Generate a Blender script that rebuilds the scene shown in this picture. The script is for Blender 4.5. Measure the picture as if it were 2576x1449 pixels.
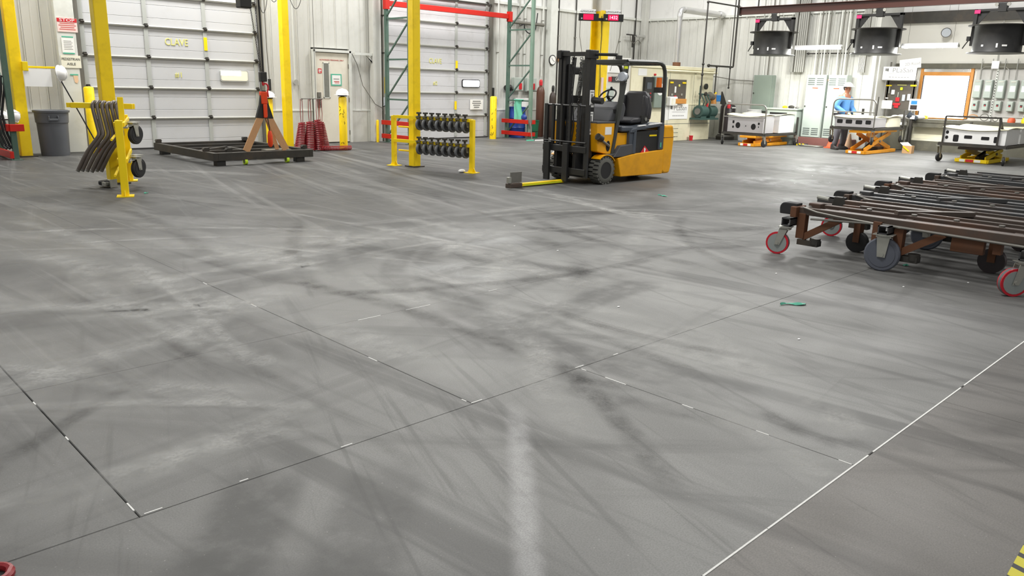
import bpy, bmesh, math, random
from mathutils import Matrix, Vector
random.seed(7)
S = bpy.context.scene
for o in list(bpy.data.objects): bpy.data.objects.remove(o, do_unlink=True)
COL = S.collection
PI = math.pi
# ------------------------------------------------------------------ camera
# world: X runs along the wall with the big doors, Y along the wall with the benches, Z up; metres
cam_d = bpy.data.cameras.new('camera'); cam = bpy.data.objects.new('camera', cam_d); COL.objects.link(cam)
S.camera = cam
cam_d.sensor_width = 36; cam_d.lens = 1978.97/2576*36; cam_d.clip_end = 200
def cam_matrix(pitch, roll, az, h):
    cp, sp = math.cos(pitch), math.sin(pitch)
    f, r, d = Vector((0, cp, -sp)), Vector((1, 0, 0)), Vector((0, -sp, -cp))
    c, s = math.cos(roll), math.sin(roll)
    r2, d2 = c*r + s*d, -s*r + c*d
    A, B = Vector((math.sin(az), math.cos(az), 0)), Vector((-math.cos(az), math.sin(az), 0))
    w = lambda v: Vector((v.dot(A), v.dot(B), v.z))
    x, y, z = w(r2), -w(d2), -w(f)
    m = Matrix(((x.x, y.x, z.x, 0), (x.y, y.y, z.y, 0), (x.z, y.z, z.z, h), (0, 0, 0, 1)))
    return m
cam.matrix_world = cam_matrix(.252014, -.0263488, .79473, 1.5)
# ------------------------------------------------------------------ light
S.view_settings.view_transform = 'Standard'; S.view_settings.look = 'None'
S.view_settings.exposure = 0.0; S.view_settings.gamma = 1; S.view_settings.use_curve_mapping = False
wd = bpy.data.worlds.new('hall_ambient'); S.world = wd; wd.use_nodes = True
wd.node_tree.nodes['Background'].inputs[0].default_value = (1.0, .99, .97, 1)
wd.node_tree.nodes['Background'].inputs[1].default_value = 0.46
def area(name, loc, sx, sy, power, rot=(0, 0, 0), col=(1, .985, .96)):
    l = bpy.data.lights.new(name, 'AREA'); l.shape = 'RECTANGLE'; l.size = sx; l.size_y = sy
    l.energy = power; l.color = col
    o = bpy.data.objects.new(name, l); COL.objects.link(o); o.location = loc; o.rotation_euler = rot
    return o
for (x, y, e) in ((3.9, 4.1, 300), (8.8, 5.6, 90), (13.0, 4.2, 190), (3.2, 15.7, 350), (7.6, 15.8, 440), (13.2, 15.4, 430), (18.0, 7.2, 600), (19.4, 13.4, 270)):
    area('added_overhead_light', (x, y, 6.6), 1.4, 1.4, e)  # unseen overhead lamps, added and placed to brighten floor and walls
# ------------------------------------------------------------------ materials
def lin(c):
    c = c/255.0
    return c/12.92 if c <= .04045 else ((c + .055)/1.055)**2.4
def rgb(r, g, b): return (lin(r), lin(g), lin(b), 1)
MATS = {}
def mat(name, col, rough=.5, metal=0, var=.12, scale=6, bump=0, dirt=None, dirt_amt=.35, dirt_scale=2.5, emit=0, spec=.5, coat=0):
    """procedural material: base colour broken up by noise, optional dirt / rust patches"""
    if name in MATS: return MATS[name]
    m = bpy.data.materials.new(name); m.use_nodes = True
    nt = m.node_tree; N, L = nt.nodes, nt.links
    b = N['Principled BSDF']
    b.inputs['Roughness'].default_value = rough; b.inputs['Metallic'].default_value = metal
    b.inputs['Specular IOR Level'].default_value = spec; b.inputs['Coat Weight'].default_value = coat
    tc = N.new('ShaderNodeTexCoord')
    n1 = N.new('ShaderNodeTexNoise'); n1.inputs['Scale'].default_value = scale; n1.inputs['Detail'].default_value = 5
    L.new(tc.outputs['Object'], n1.inputs['Vector'])
    mx = N.new('ShaderNodeMix'); mx.data_type = 'RGBA'
    lo = tuple(max(0, c*(1 - var)) for c in col[:3]) + (1,); hi = tuple(min(1, c*(1 + var)) for c in col[:3]) + (1,)
    mx.inputs['A'].default_value = lo; mx.inputs['B'].default_value = hi
    L.new(n1.outputs['Fac'], mx.inputs['Factor'])
    out = mx.outputs['Result']
    if dirt is not None:
        n2 = N.new('ShaderNodeTexNoise'); n2.inputs['Scale'].default_value = dirt_scale; n2.inputs['Detail'].default_value = 8
        n2.inputs['Roughness'].default_value = .65
        L.new(tc.outputs['Object'], n2.inputs['Vector'])
        mr = N.new('ShaderNodeMapRange'); mr.inputs['From Min'].default_value = .5; mr.inputs['From Max'].default_value = .72
        mr.inputs['To Max'].default_value = dirt_amt
        L.new(n2.outputs['Fac'], mr.inputs['Value'])
        m2 = N.new('ShaderNodeMix'); m2.data_type = 'RGBA'; m2.inputs['B'].default_value = dirt
        L.new(mr.outputs['Result'], m2.inputs['Factor']); L.new(out, m2.inputs['A']); out = m2.outputs['Result']
    L.new(out, b.inputs['Base Color'])
    if emit:
        b.inputs['Emission Strength'].default_value = emit; L.new(out, b.inputs['Emission Color'])
    if bump:
        bp = N.new('ShaderNodeBump'); bp.inputs['Strength'].default_value = bump; bp.inputs['Distance'].default_value = .004
        L.new(n1.outputs['Fac'], bp.inputs['Height']); L.new(bp.outputs['Normal'], b.inputs['Normal'])
    MATS[name] = m
    return m
BLACKD = rgb(30, 28, 26)
M = dict(
 yellow=mat('yellow_paint', rgb(252, 214, 0), .42, var=.08, scale=4, dirt=rgb(170, 136, 10), dirt_amt=.35, dirt_scale=3.2),
 yellow2=mat('yellow_clean', rgb(250, 216, 0), .4, var=.06),
 lift_orange=mat('orange_yellow_paint', rgb(226, 152, 22), .38, var=.07, dirt=rgb(120, 84, 24), dirt_amt=.35, dirt_scale=2.2),
 truck=mat('forklift_yellow', rgb(232, 164, 10), .35, var=.06, scale=3, dirt=rgb(140, 100, 30), dirt_amt=.4, dirt_scale=2),
 wallmetal=mat('painted_wall_metal', rgb(204, 204, 198), .45, var=.035, scale=2.5, dirt=rgb(150, 148, 138), dirt_amt=.35, dirt_scale=1.1),
 walllow=mat('painted_wainscot_metal', rgb(202, 203, 196), .45, var=.04, scale=2.5, dirt=rgb(140, 136, 124), dirt_amt=.45, dirt_scale=1.4),
 wallup=mat('white_insulation_facing', rgb(226, 226, 224), .55, var=.04, scale=1.5, dirt=rgb(150, 150, 150), dirt_amt=.3, dirt_scale=.9),
 wallback=mat('wall_backing', rgb(70, 68, 62), .8),
 plaster=mat('plain_painted_wall', rgb(214, 212, 204), .6, var=.05, scale=1.3, dirt=rgb(160, 156, 146), dirt_amt=.35, dirt_scale=.8),
 trim=mat('white_trim_metal', rgb(214, 216, 210), .45, var=.04, dirt=rgb(150, 150, 140), dirt_amt=.3),
 doorpan=mat('grey_white_door_panel', rgb(198, 199, 200), .42, var=.03, scale=2, dirt=rgb(176, 174, 168), dirt_amt=.35, dirt_scale=1.3),
 doorpan2=mat('grey_white_door_panel_dirty', rgb(198, 198, 200), .42, var=.04, scale=2, dirt=rgb(140, 134, 124), dirt_amt=.4, dirt_scale=1.1),
 stile=mat('galvanised_stile', rgb(176, 179, 174), .42, .0, var=.07),
 strut=mat('galvanised_strut', rgb(160, 160, 154), .45, .0, var=.06),
 cream=mat('cream_paint', rgb(232, 226, 196), .45, var=.03, scale=3, dirt=rgb(190, 178, 140), dirt_amt=.4, dirt_scale=2.2),
 creamdoor=mat('cream_door', rgb(222, 217, 202), .45, var=.03, dirt=rgb(170, 160, 140), dirt_amt=.35, dirt_scale=1.6),
 cabinet=mat('cabinet_grey', rgb(176, 186, 178), .42, var=.03),
 cabdark=mat('cabinet_grey_green', rgb(126, 138, 128), .42, var=.04),
 slot=mat('slot_dark', rgb(96, 104, 100), .6),
 red=mat('red_paint', rgb(192, 24, 6), .42, var=.08, dirt=rgb(120, 30, 14), dirt_amt=.3),
 redcoil=mat('red_hose', rgb(140, 26, 34), .38, var=.1),
 redsign=mat('sign_red', rgb(200, 34, 44), .5),
 green=mat('rack_green', rgb(74, 100, 88), .48, var=.1, dirt=rgb(120, 128, 116), dirt_amt=.35),
 green_l=mat('rack_green_pale', rgb(112, 138, 122), .5, var=.08, dirt=rgb(150, 156, 144), dirt_amt=.3),
 black=mat('black_paint', rgb(30, 30, 29), .5, var=.2, dirt=rgb(70, 68, 64), dirt_amt=.3),
 rubber=mat('black_rubber', rgb(34, 34, 35), .7, var=.2),
 tyre=mat('dusty_tyre', rgb(92, 92, 86), .85, var=.12, scale=12, dirt=rgb(60, 58, 54), dirt_amt=.5),
 wheelgrey=mat('grey_caster_tread', rgb(98, 100, 102), .6, var=.1),
 wheeldark=mat('dark_grey_disc', rgb(84, 88, 98), .6, var=.08),
 wheelcore=mat('grey_wheel_core', rgb(142, 148, 146), .5, var=.06),
 polyred=mat('red_polyurethane', rgb(196, 22, 42), .4, var=.08),
 lime=mat('lime_wheel', rgb(190, 226, 40), .45),
 zinc=mat('zinc_plate', rgb(176, 176, 168), .32, .7, var=.12, scale=20),
 steel=mat('dull_steel', rgb(128, 126, 120), .4, .6, var=.15, scale=10),
 darksteel=mat('dark_steel', rgb(62, 60, 56), .5, .4, var=.25, scale=6, dirt=rgb(96, 82, 68), dirt_amt=.4),
 pipeblack=mat('black_pipe', rgb(52, 50, 46), .5, .2, var=.15),
 hosepipe=mat('brown_grey_bent_pipe', rgb(100, 92, 86), .42, .3, var=.2, scale=8, dirt=rgb(130, 120, 112), dirt_amt=.4),
 rust=mat('rusty_steel', rgb(72, 58, 50), .6, .2, var=.25, scale=5, dirt=rgb(98, 62, 40), dirt_amt=.7, dirt_scale=2.4, bump=.2),
 rust2=mat('brown_steel', rgb(80, 70, 63), .5, .3, var=.2, scale=4, dirt=rgb(110, 76, 56), dirt_amt=.55, dirt_scale=1.8),
 rust3=mat('orange_rust', rgb(98, 62, 38), .7, .1, var=.25, scale=6, dirt=rgb(84, 60, 46), dirt_amt=.6, dirt_scale=3),
 slate=mat('slate_steel', rgb(68, 69, 70), .45, .3, var=.15, scale=4, dirt=rgb(104, 84, 70), dirt_amt=.5, dirt_scale=2),
 beam=mat('maroon_beam', rgb(66, 33, 24), .5, var=.14, scale=3, dirt=rgb(60, 36, 26), dirt_amt=.5),
 white=mat('white_plastic', rgb(240, 240, 238), .35, var=.02),
 paper=mat('paper', rgb(236, 236, 232), .7, var=.02),
 paperpink=mat('pink_print', rgb(232, 206, 200), .7, var=.04),
 offwhite=mat('sign_cream', rgb(232, 230, 212), .6, var=.02),
 ink=mat('dark_ink', rgb(62, 62, 62), .7), inkgrey=mat('grey_ink', rgb(132, 132, 130), .7),
 inkred=mat('red_ink', rgb(190, 70, 66), .7), stencil=mat('yellow_stencil', rgb(222, 218, 128), .6, var=.15, scale=14),
 teal=mat('green_tape', rgb(84, 176, 148), .6), towel=mat('green_cloth', rgb(112, 196, 168), .9, var=.12, scale=14),
 blue=mat('blue_drum', rgb(34, 66, 146), .4, var=.1), blueclamp=mat('blue_tag', rgb(44, 130, 206), .5),
 skyblue=mat('sky_blue_cloth', rgb(86, 138, 196), .9, var=.08, scale=9),
 binblue=mat('green_bin', rgb(30, 108, 76), .5),
 cyl=mat('brown_cylinder', rgb(92, 58, 44), .42, var=.1), cyldark=mat('dark_brown_cylinder', rgb(64, 54, 48), .42, var=.12),
 bin=mat('grey_bin', rgb(92, 95, 100), .5, var=.05, dirt=rgb(112, 112, 112), dirt_amt=.25),
 tan=mat('tan_sling', rgb(190, 146, 104), .8, var=.1, scale=20), orange=mat('hoist_orange', rgb(226, 66, 16), .45),
 wood=mat('golden_wood', rgb(206, 140, 64), .45, var=.15, scale=8), woodd=mat('brown_board', rgb(150, 108, 66), .7, var=.2),
 duct=mat('galvanised_duct', rgb(206, 206, 204), .24, .8, var=.07, scale=5),
 conduit=mat('grey_conduit', rgb(176, 176, 170), .4, .4, var=.06), conduitd=mat('dull_conduit', rgb(120, 118, 110), .45, .35, var=.1),
 bench=mat('bench_dark', rgb(92, 90, 78), .55, var=.2, scale=5, dirt=rgb(130, 124, 104), dirt_amt=.5),
 benchcream=mat('bench_cream', rgb(226, 222, 200), .6, var=.06),
 pegb=mat('tool_board_dark', rgb(92, 86, 78), .7, var=.06),
 greyp=mat('part_grey', rgb(178, 176, 178), .42, .2, var=.05, scale=3), greylt=mat('part_white', rgb(222, 222, 220), .5, var=.04),
 resin=mat('cream_skin_panel', rgb(214, 210, 182), .45, var=.08), hole=mat('cut_out_dark', rgb(24, 23, 24), .9),
 seat=mat('seat_vinyl', rgb(50, 50, 53), .55, var=.12), coverb=mat('battery_cover_blue_grey', rgb(70, 76, 84), .38, var=.08),
 guardm=mat('guard_dark_grey', rgb(58, 60, 56), .42, var=.1), mast=mat('mast_black', rgb(34, 34, 34), .42, var=.25, scale=4, dirt=rgb(60, 60, 58), dirt_amt=.35),
 dash=mat('dash_plastic', rgb(74, 75, 78), .6, var=.08), amber=mat('amber_lens', rgb(230, 110, 20), .25), limelab=mat('lime_label', rgb(214, 226, 40), .5),
 pink=mat('pink_tag', rgb(226, 40, 106), .5), skin=mat('skin', rgb(140, 92, 70), .5, var=.05), glove=mat('glove_cream', rgb(226, 216, 160), .8),
 trouser=mat('grey_trousers', rgb(104, 102, 108), .9, var=.1), boot=mat('dark_boot', rgb(60, 56, 56), .7),
 led=mat('red_led_panel', rgb(214, 0, 60), .4, var=.03, emit=1.6), ledw=mat('led_digits', rgb(255, 170, 190), .4, var=.02, emit=2.4),
 tube=mat('fluorescent_tube', rgb(255, 255, 248), .4, var=.0, emit=55), day=mat('daylight_pane', rgb(246, 250, 255), .2, var=.0, emit=5),
 daybeige=mat('daylight_pane_beige', rgb(232, 218, 196), .2, var=.06, scale=7, emit=.35), glass=mat('wired_glass', rgb(120, 124, 122), .12, var=.2, scale=9),
 lamp=mat('lamp_lens', rgb(206, 212, 220), .15, .2), white_emb=mat('plate_white', rgb(250, 250, 248), .4, var=.01),
 haz=mat('hazard_yellow', rgb(206, 196, 60), .6, var=.12), hazk=mat('hazard_black', rgb(70, 70, 72), .7),
 joint=mat('joint_chalk', rgb(226, 226, 222), .8, var=.2, scale=60), jointd=mat('joint_filler', rgb(66, 64, 60), .9),
 plinth=mat('plinth_maroon', rgb(128, 84, 78), .7, var=.1), foam=mat('cone_orange', rgb(226, 100, 60), .5), tarp=mat('dark_maroon_tank', rgb(46, 38, 40), .4, var=.2),
 pumpgreen=mat('machine_green', rgb(56, 84, 78), .45, var=.12), cardboard=mat('cardboard', rgb(188, 150, 106), .8, var=.06), peach=mat('peach_print', rgb(226, 190, 156), .7), greyc=mat('concrete_bit', rgb(190, 188, 184), .8),
)
def concrete(name, base, tire=True):
    """trowelled slab: mottling, grain, tyre streaks and arcs, pale powder trail; all in world metres"""
    m = bpy.data.materials.new(name); m.use_nodes = True
    nt = m.node_tree; N, L = nt.nodes, nt.links; b = N['Principled BSDF']
    geo = N.new('ShaderNodeNewGeometry')
    def mapv(sc, rz=0, loc=(0, 0, 0)):
        mp = N.new('ShaderNodeMapping'); mp.vector_type = 'TEXTURE'; mp.inputs['Scale'].default_value = tuple(1/c for c in sc); mp.inputs['Rotation'].default_value = (0, 0, rz)
        mp.inputs['Location'].default_value = loc
        L.new(geo.outputs['Position'], mp.inputs['Vector']); return mp.outputs['Vector']
    def noise(v, s, d=5, r=.55, dist=0):
        n = N.new('ShaderNodeTexNoise'); n.inputs['Scale'].default_value = s; n.inputs['Detail'].default_value = d
        n.inputs['Roughness'].default_value = r; n.inputs['Distortion'].default_value = dist
        L.new(v, n.inputs['Vector']); return n.outputs['Fac']
    def math_(op, a, c, cl=False):
        n = N.new('ShaderNodeMath'); n.operation = op; n.use_clamp = cl
        for i, v in enumerate((a, c)):
            if v is None: continue
            if isinstance(v, (int, float)): n.inputs[i].default_value = v
            else: L.new(v, n.inputs[i])
        return n.outputs[0]
    def rng(v, a, c, lo=0, hi=1):
        n = N.new('ShaderNodeMapRange'); n.interpolation_type = 'SMOOTHSTEP'
        n.inputs['From Min'].default_value = a; n.inputs['From Max'].default_value = c
        n.inputs['To Min'].default_value = lo; n.inputs['To Max'].default_value = hi
        L.new(v, n.inputs['Value']); return n.outputs['Result']
    def mixc(fac, a, c):
        n = N.new('ShaderNodeMix'); n.data_type = 'RGBA'
        L.new(fac, n.inputs['Factor'])
        for k, v in (('A', a), ('B', c)):
            if isinstance(v, tuple): n.inputs[k].default_value = v
            else: L.new(v, n.inputs[k])
        return n.outputs['Result']
    P = geo.outputs['Position']
    dk = tuple(c*.70 for c in base[:3]) + (1,); lt = tuple(min(1, c*1.22) for c in base[:3]) + (1,)
    col = mixc(rng(noise(P, .45, 6, .6), .32, .68), dk, lt)
    col = mixc(rng(noise(P, 2.6, 6, .65, .6), .55, .75, 0, .35), col, tuple(c*1.45 for c in base[:3]) + (1,))
    col = mixc(rng(noise(P, 1.7, 7, .7, .3), .56, .74, 0, .38), col, tuple(c*.55 for c in base[:3]) + (1,))
    sp = N.new('ShaderNodeSeparateXYZ'); L.new(P, sp.inputs[0])          # darker floor in front of the big doors
    door_zone = math_('MULTIPLY', rng(sp.outputs[1], 6.4, 9.2, 0, .9), rng(sp.outputs[0], 9.0, 13.5, 1, 0))
    col = mixc(door_zone, col, tuple(c*.34 for c in base[:3]) + (1,))
    # traffic zone in mid hall: wear plus the brighter light painted into the colour
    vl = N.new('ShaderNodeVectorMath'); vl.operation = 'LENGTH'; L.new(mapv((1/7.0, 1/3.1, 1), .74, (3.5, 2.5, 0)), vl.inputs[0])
    mid_zone = rng(math_('ADD', vl.outputs['Value'], math_('MULTIPLY', noise(P, .6, 4, .6), .5)), .35, 1.35, .85, 0)
    col = mixc(mid_zone, col, tuple(c*2.15 for c in base[:3]) + (1,))
    if tire:
        # long wheel streaks along Y and slightly askew
        for sc, rz, lo, hi, amt, tone in (((3.2, .16, 1), .10, .52, .68, .55, .5), ((2.3, .12, 1), -.22, .53, .70, .5, 1.55),
                                          ((.16, 2.8, 1), .15, .55, .72, .42, .55), ((7.5, .30, 1), .02, .55, .70, .42, 1.45), ((2.6, .2, 1), .75, .56, .72, .42, .55), ((9, .5, 1), -.35, .55, .7, .4, .55), ((1.6, .22, 1), .45, .55, .7, .35, 1.5)):
            f = rng(noise(mapv(sc, rz), 1.0, 4, .6, .8), lo, hi, 0, amt)
            col = mixc(f, col, tuple(min(1, c*tone) for c in base[:3]) + (1,))
        # turning arcs of forklift tyres
        for (cx, cy, r, w, tone, amt) in ((6.6, 3.0, 3.3, .10, .55, .5), (6.6, 3.0, 3.62, .07, .6, .4), (7.4, 3.6, 3.0, .12, 1.5, .3), (2.0, 9.6, 4.2, .10, .56, .45),
                                          (1.6, 9.9, 4.8, .09, 1.45, .35), (3.2, 8.2, 2.3, .08, .6, .4), (9.5, 12.5, 6.5, .12, .58, .4), (9.3, 12.8, 7.3, .10, 1.4, .3),
                                          (5.0, -1.5, 5.1, .10, .6, .4), (5.3, -1.3, 5.6, .09, .62, .35), (12.5, 1.0, 6.4, .12, .6, .35), (-2.2, 5.2, 4.3, .10, .6, .4), (-2.0, 5.0, 5.2, .12, 1.4, .3)):
            vd = N.new('ShaderNodeVectorMath'); vd.operation = 'DISTANCE'; L.new(P, vd.inputs[0]); vd.inputs[1].default_value = (cx, cy, 0)
            dd = math_('ABSOLUTE', math_('SUBTRACT', vd.outputs['Value'], r), None)
            ring = rng(dd, w, w*2.0, 1, 0)
            msk = rng(noise(P, .5, 3, .5), .38, .55, 0, min(1, amt*1.5))
            grain = rng(noise(P, 7, 3, .6), .3, .6, .45, 1)
            col = mixc(math_('MULTIPLY', math_('MULTIPLY', ring, msk), grain), col, tuple(min(1, c*tone) for c in base[:3]) + (1,))
        # pale powder trail
        sx = N.new('ShaderNodeSeparateXYZ'); L.new(P, sx.inputs[0])
        # line through (1.58,1.50) and (2.41,2.40): normal (.735,-.678)
        ln = math_('ABSOLUTE', math_('ADD', math_('SUBTRACT', math_('MULTIPLY', sx.outputs[0], .735), math_('MULTIPLY', sx.outputs[1], .678)), -.146), None)
        tr = math_('MULTIPLY', rng(ln, .012, .075, 1, 0), rng(sx.outputs[0], 2.25, 2.6, 1, 0))
        tr = math_('MULTIPLY', tr, rng(noise(P, 9, 4, .6), .2, .6, .1, .28))
        col = mixc(tr, col, rgb(228, 228, 228))
    # pale patches: floor sheen and window glare painted into the colour
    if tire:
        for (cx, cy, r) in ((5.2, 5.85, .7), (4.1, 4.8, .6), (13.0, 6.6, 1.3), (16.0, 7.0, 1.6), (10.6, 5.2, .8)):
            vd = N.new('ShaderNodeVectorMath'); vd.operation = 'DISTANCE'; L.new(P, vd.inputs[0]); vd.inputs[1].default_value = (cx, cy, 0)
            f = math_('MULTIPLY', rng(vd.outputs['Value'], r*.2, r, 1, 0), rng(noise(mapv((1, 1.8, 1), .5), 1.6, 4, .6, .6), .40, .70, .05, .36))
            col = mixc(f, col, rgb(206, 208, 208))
    # grain and specks
    col = mixc(rng(noise(P, 160, 2, .5), .35, .7, 0, .28), col, tuple(c*.62 for c in base[:3]) + (1,))
    col = mixc(rng(noise(P, 95, 2, .4), .71, .79, 0, .25), col, rgb(214, 212, 206))
    L.new(col, b.inputs['Base Color'])
    rg = rng(noise(P, .8, 5, .6), .3, .7, .48, .68); L.new(rg, b.inputs['Roughness'])
    b.inputs['Specular IOR Level'].default_value = .26
    bp = N.new('ShaderNodeBump'); bp.inputs['Strength'].default_value = .12; bp.inputs['Distance'].default_value = .01
    L.new(noise(P, 5, 6, .7), bp.inputs['Height']); L.new(bp.outputs['Normal'], b.inputs['Normal'])
    return m
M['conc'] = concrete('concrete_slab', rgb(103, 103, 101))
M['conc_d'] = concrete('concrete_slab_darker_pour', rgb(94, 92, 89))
# ------------------------------------------------------------------ mesh helpers
class G:
    def __init__(s): s.v = []; s.f = []
    def add(s, vs, fs, X=None):
        o = len(s.v)
        s.v += [tuple(X @ Vector(p)) if X is not None else tuple(p) for p in vs]
        s.f += [tuple(i + o for i in f) for f in fs]; return s
    def box(s, x0, x1, y0, y1, z0, z1, X=None):
        return s.add([(x0,y0,z0),(x1,y0,z0),(x1,y1,z0),(x0,y1,z0),(x0,y0,z1),(x1,y0,z1),(x1,y1,z1),(x0,y1,z1)],
                     [(0,3,2,1),(4,5,6,7),(0,1,5,4),(1,2,6,5),(2,3,7,6),(3,0,4,7)], X)
    def bx(s, c, d, X=None):
        return s.box(c[0]-d[0]/2, c[0]+d[0]/2, c[1]-d[1]/2, c[1]+d[1]/2, c[2]-d[2]/2, c[2]+d[2]/2, X)
    def bar(s, p, q, w, h):
        """rectangular bar from p to q, w wide sideways, h high"""
        p, q = Vector(p), Vector(q); d = (q - p); L = d.length; d.normalize()
        up = Vector((0, 0, 1)) if abs(d.z) < .95 else Vector((0, 1, 0))
        sd = d.cross(up).normalized(); u = sd.cross(d).normalized()
        X = Matrix((( d.x, sd.x, u.x, p.x), (d.y, sd.y, u.y, p.y), (d.z, sd.z, u.z, p.z), (0, 0, 0, 1)))
        return s.box(0, L, -w/2, w/2, -h/2, h/2, X)
    def cyl(s, p, q, r, r2=None, n=12):
        p, q = Vector(p), Vector(q); r2 = r if r2 is None else r2
        d = (q - p).normalized(); a = d.orthogonal().normalized(); b = d.cross(a)
        vs = []
        for (c, rr) in ((p, r), (q, r2)):
            for i in range(n):
                t = 2*PI*i/n; vs.append(c + (a*math.cos(t) + b*math.sin(t))*rr)
        fs = [(i, (i+1) % n, n + (i+1) % n, n + i) for i in range(n)] + [tuple(range(n-1, -1, -1)), tuple(range(n, 2*n))]
        return s.add(vs, fs)
    def tube(s, pts, r, n=8, closed=False):
        P = [Vector(p) for p in pts]; m = len(P); o = len(s.v)
        rr = r if isinstance(r, (list, tuple)) else [r]*m
        t0 = (P[1] - P[0]).normalized(); a = t0.orthogonal().normalized()
        for i in range(m):
            if closed: t = (P[(i+1) % m] - P[i-1]).normalized()
            else: t = (P[min(i+1, m-1)] - P[max(i-1, 0)]).normalized()
            a = (a - t*a.dot(t)).normalized(); b = t.cross(a)
            for k in range(n):
                u = 2*PI*k/n; s.v.append(tuple(P[i] + (a*math.cos(u) + b*math.sin(u))*rr[i]))
        for i in range(m if closed else m-1):
            j = (i+1) % m
            for k in range(n):
                s.f.append((o+i*n+k, o+i*n+(k+1) % n, o+j*n+(k+1) % n, o+j*n+k))
        if not closed:
            s.f.append(tuple(o+k for k in range(n-1, -1, -1))); s.f.append(tuple(o+(m-1)*n+k for k in range(n)))
        return s
    def lathe(s, prof, n=20, X=None):
        """profile [(r,z)] spun round local z"""
        vs, fs = [], []; m = len(prof)
        for r, z in prof:
            for i in range(n):
                t = 2*PI*i/n; vs.append((r*math.cos(t), r*math.sin(t), z))
        for j in range(m-1):
            for i in range(n):
                fs.append((j*n+i, j*n+(i+1) % n, (j+1)*n+(i+1) % n, (j+1)*n+i))
        fs += [tuple(range(n-1, -1, -1)), tuple(range((m-1)*n, m*n))]
        return s.add(vs, fs, X)
    def prism(s, poly, ax, a, b, X=None):
        n = len(poly)
        f = {'x': lambda u, v, w: (w, u, v), 'y': lambda u, v, w: (u, w, v), 'z': lambda u, v, w: (u, v, w)}[ax]
        vs = [f(u, v, a) for u, v in poly] + [f(u, v, b) for u, v in poly]
        return s.add(vs, [tuple(range(n-1, -1, -1)), tuple(range(n, 2*n))] + [(i, (i+1) % n, n+(i+1) % n, n+i) for i in range(n)], X)
    def ball(s, c, r, sc=(1, 1, 1), nu=14, nv=9, v0=0, v1=1, X=None):
        vs, fs = [], []
        for j in range(nv+1):
            th = PI*(v0 + (v1-v0)*j/nv)
            for i in range(nu):
                t = 2*PI*i/nu
                vs.append((c[0]+r*sc[0]*math.sin(th)*math.cos(t), c[1]+r*sc[1]*math.sin(th)*math.sin(t), c[2]+r*sc[2]*math.cos(th)))
        for j in range(nv):
            for i in range(nu): fs.append((j*nu+i, j*nu+(i+1) % nu, (j+1)*nu+(i+1) % nu, (j+1)*nu+i))
        return s.add(vs, fs, X)
    def ob(s, name, m, parent=None, smooth=True, bevel=0, clean=True):
        me = bpy.data.meshes.new(name); me.from_pydata(s.v, [], s.f)
        bm = bmesh.new(); bm.from_mesh(me)
        if clean: bmesh.ops.remove_doubles(bm, verts=bm.verts, dist=1e-5)
        bmesh.ops.recalc_face_normals(bm, faces=bm.faces); bm.to_mesh(me); bm.free()
        me.materials.append(m if not isinstance(m, str) else M[m])
        if smooth:
            me.polygons.foreach_set('use_smooth', [True]*len(me.polygons)); me.set_sharp_from_angle(angle=math.radians(38))
        o = bpy.data.objects.new(name, me); COL.objects.link(o)
        if parent is not None: o.parent = parent
        if bevel:
            bv = o.modifiers.new('bevel', 'BEVEL'); bv.width = bevel; bv.segments = 2; bv.limit_method = 'ANGLE'
        return o
def tag(o, label=None, cat=None, group=None, kind=None):
    if label: o['label'] = label
    if cat: o['category'] = cat
    if group: o['group'] = group
    if kind: o['kind'] = kind
    return o
def thing(name, label, cat, loc=(0, 0, 0), rz=0, group=None, rot=None):
    o = bpy.data.objects.new(name, None); o.empty_display_size = .1; COL.objects.link(o)
    o.location = loc; o.rotation_euler = rot if rot else (0, 0, rz)
    return tag(o, label, cat, group)
def copy_tree(o, parent=None):
    kids = [c for c in o.children]
    c = o.copy(); COL.objects.link(c)
    if parent is not None: c.parent = parent
    for k in kids: copy_tree(k, c)
    return c
def put(o, X):
    o.matrix_world = X; return o
def Tm(loc, rx=0, ry=0, rz=0):
    return Matrix.Translation(loc) @ Matrix.Rotation(rz, 4, 'Z') @ Matrix.Rotation(ry, 4, 'Y') @ Matrix.Rotation(rx, 4, 'X')
def text(name, body, size, loc, rot, m, parent=None, ext=.0015, align='CENTER', sx=1.0, label=None):
    """flat raised lettering as a mesh"""
    c = bpy.data.curves.new(name, 'FONT'); c.body = body; c.size = size; c.extrude = ext; c.align_x = align; c.align_y = 'CENTER'; c.resolution_u = 3
    t = bpy.data.objects.new(name + '_tmp', c); COL.objects.link(t)
    dg = bpy.context.evaluated_depsgraph_get(); me = bpy.data.meshes.new_from_object(t.evaluated_get(dg)); me.name = name
    bpy.data.objects.remove(t, do_unlink=True); bpy.data.curves.remove(c)
    me.materials.clear(); me.materials.append(M[m])
    o = bpy.data.objects.new(name, me); COL.objects.link(o); o.parent = parent
    o.location = loc; o.rotation_euler = rot; o.scale = (sx, 1, 1)
    if label: o['label'] = label
    return o
RW = (PI/2, 0, 0)              # lettering on the wall with the doors
RX = (PI/2, 0, -PI/2)          # lettering on the wall with the benches
def arc(c, r, a0, a1, n, plane='xz'):
    out = []
    for i in range(n+1):
        t = a0 + (a1-a0)*i/n; u, v = r*math.cos(t), r*math.sin(t)
        out.append((c[0]+u, c[1], c[2]+v) if plane == 'xz' else (c[0], c[1]+u, c[2]+v) if plane == 'yz' else (c[0]+u, c[1]+v, c[2]))
    return out
ORD = ['first', 'second', 'third', 'fourth', 'fifth', 'sixth', 'seventh', 'eighth', 'ninth', 'tenth']
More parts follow.
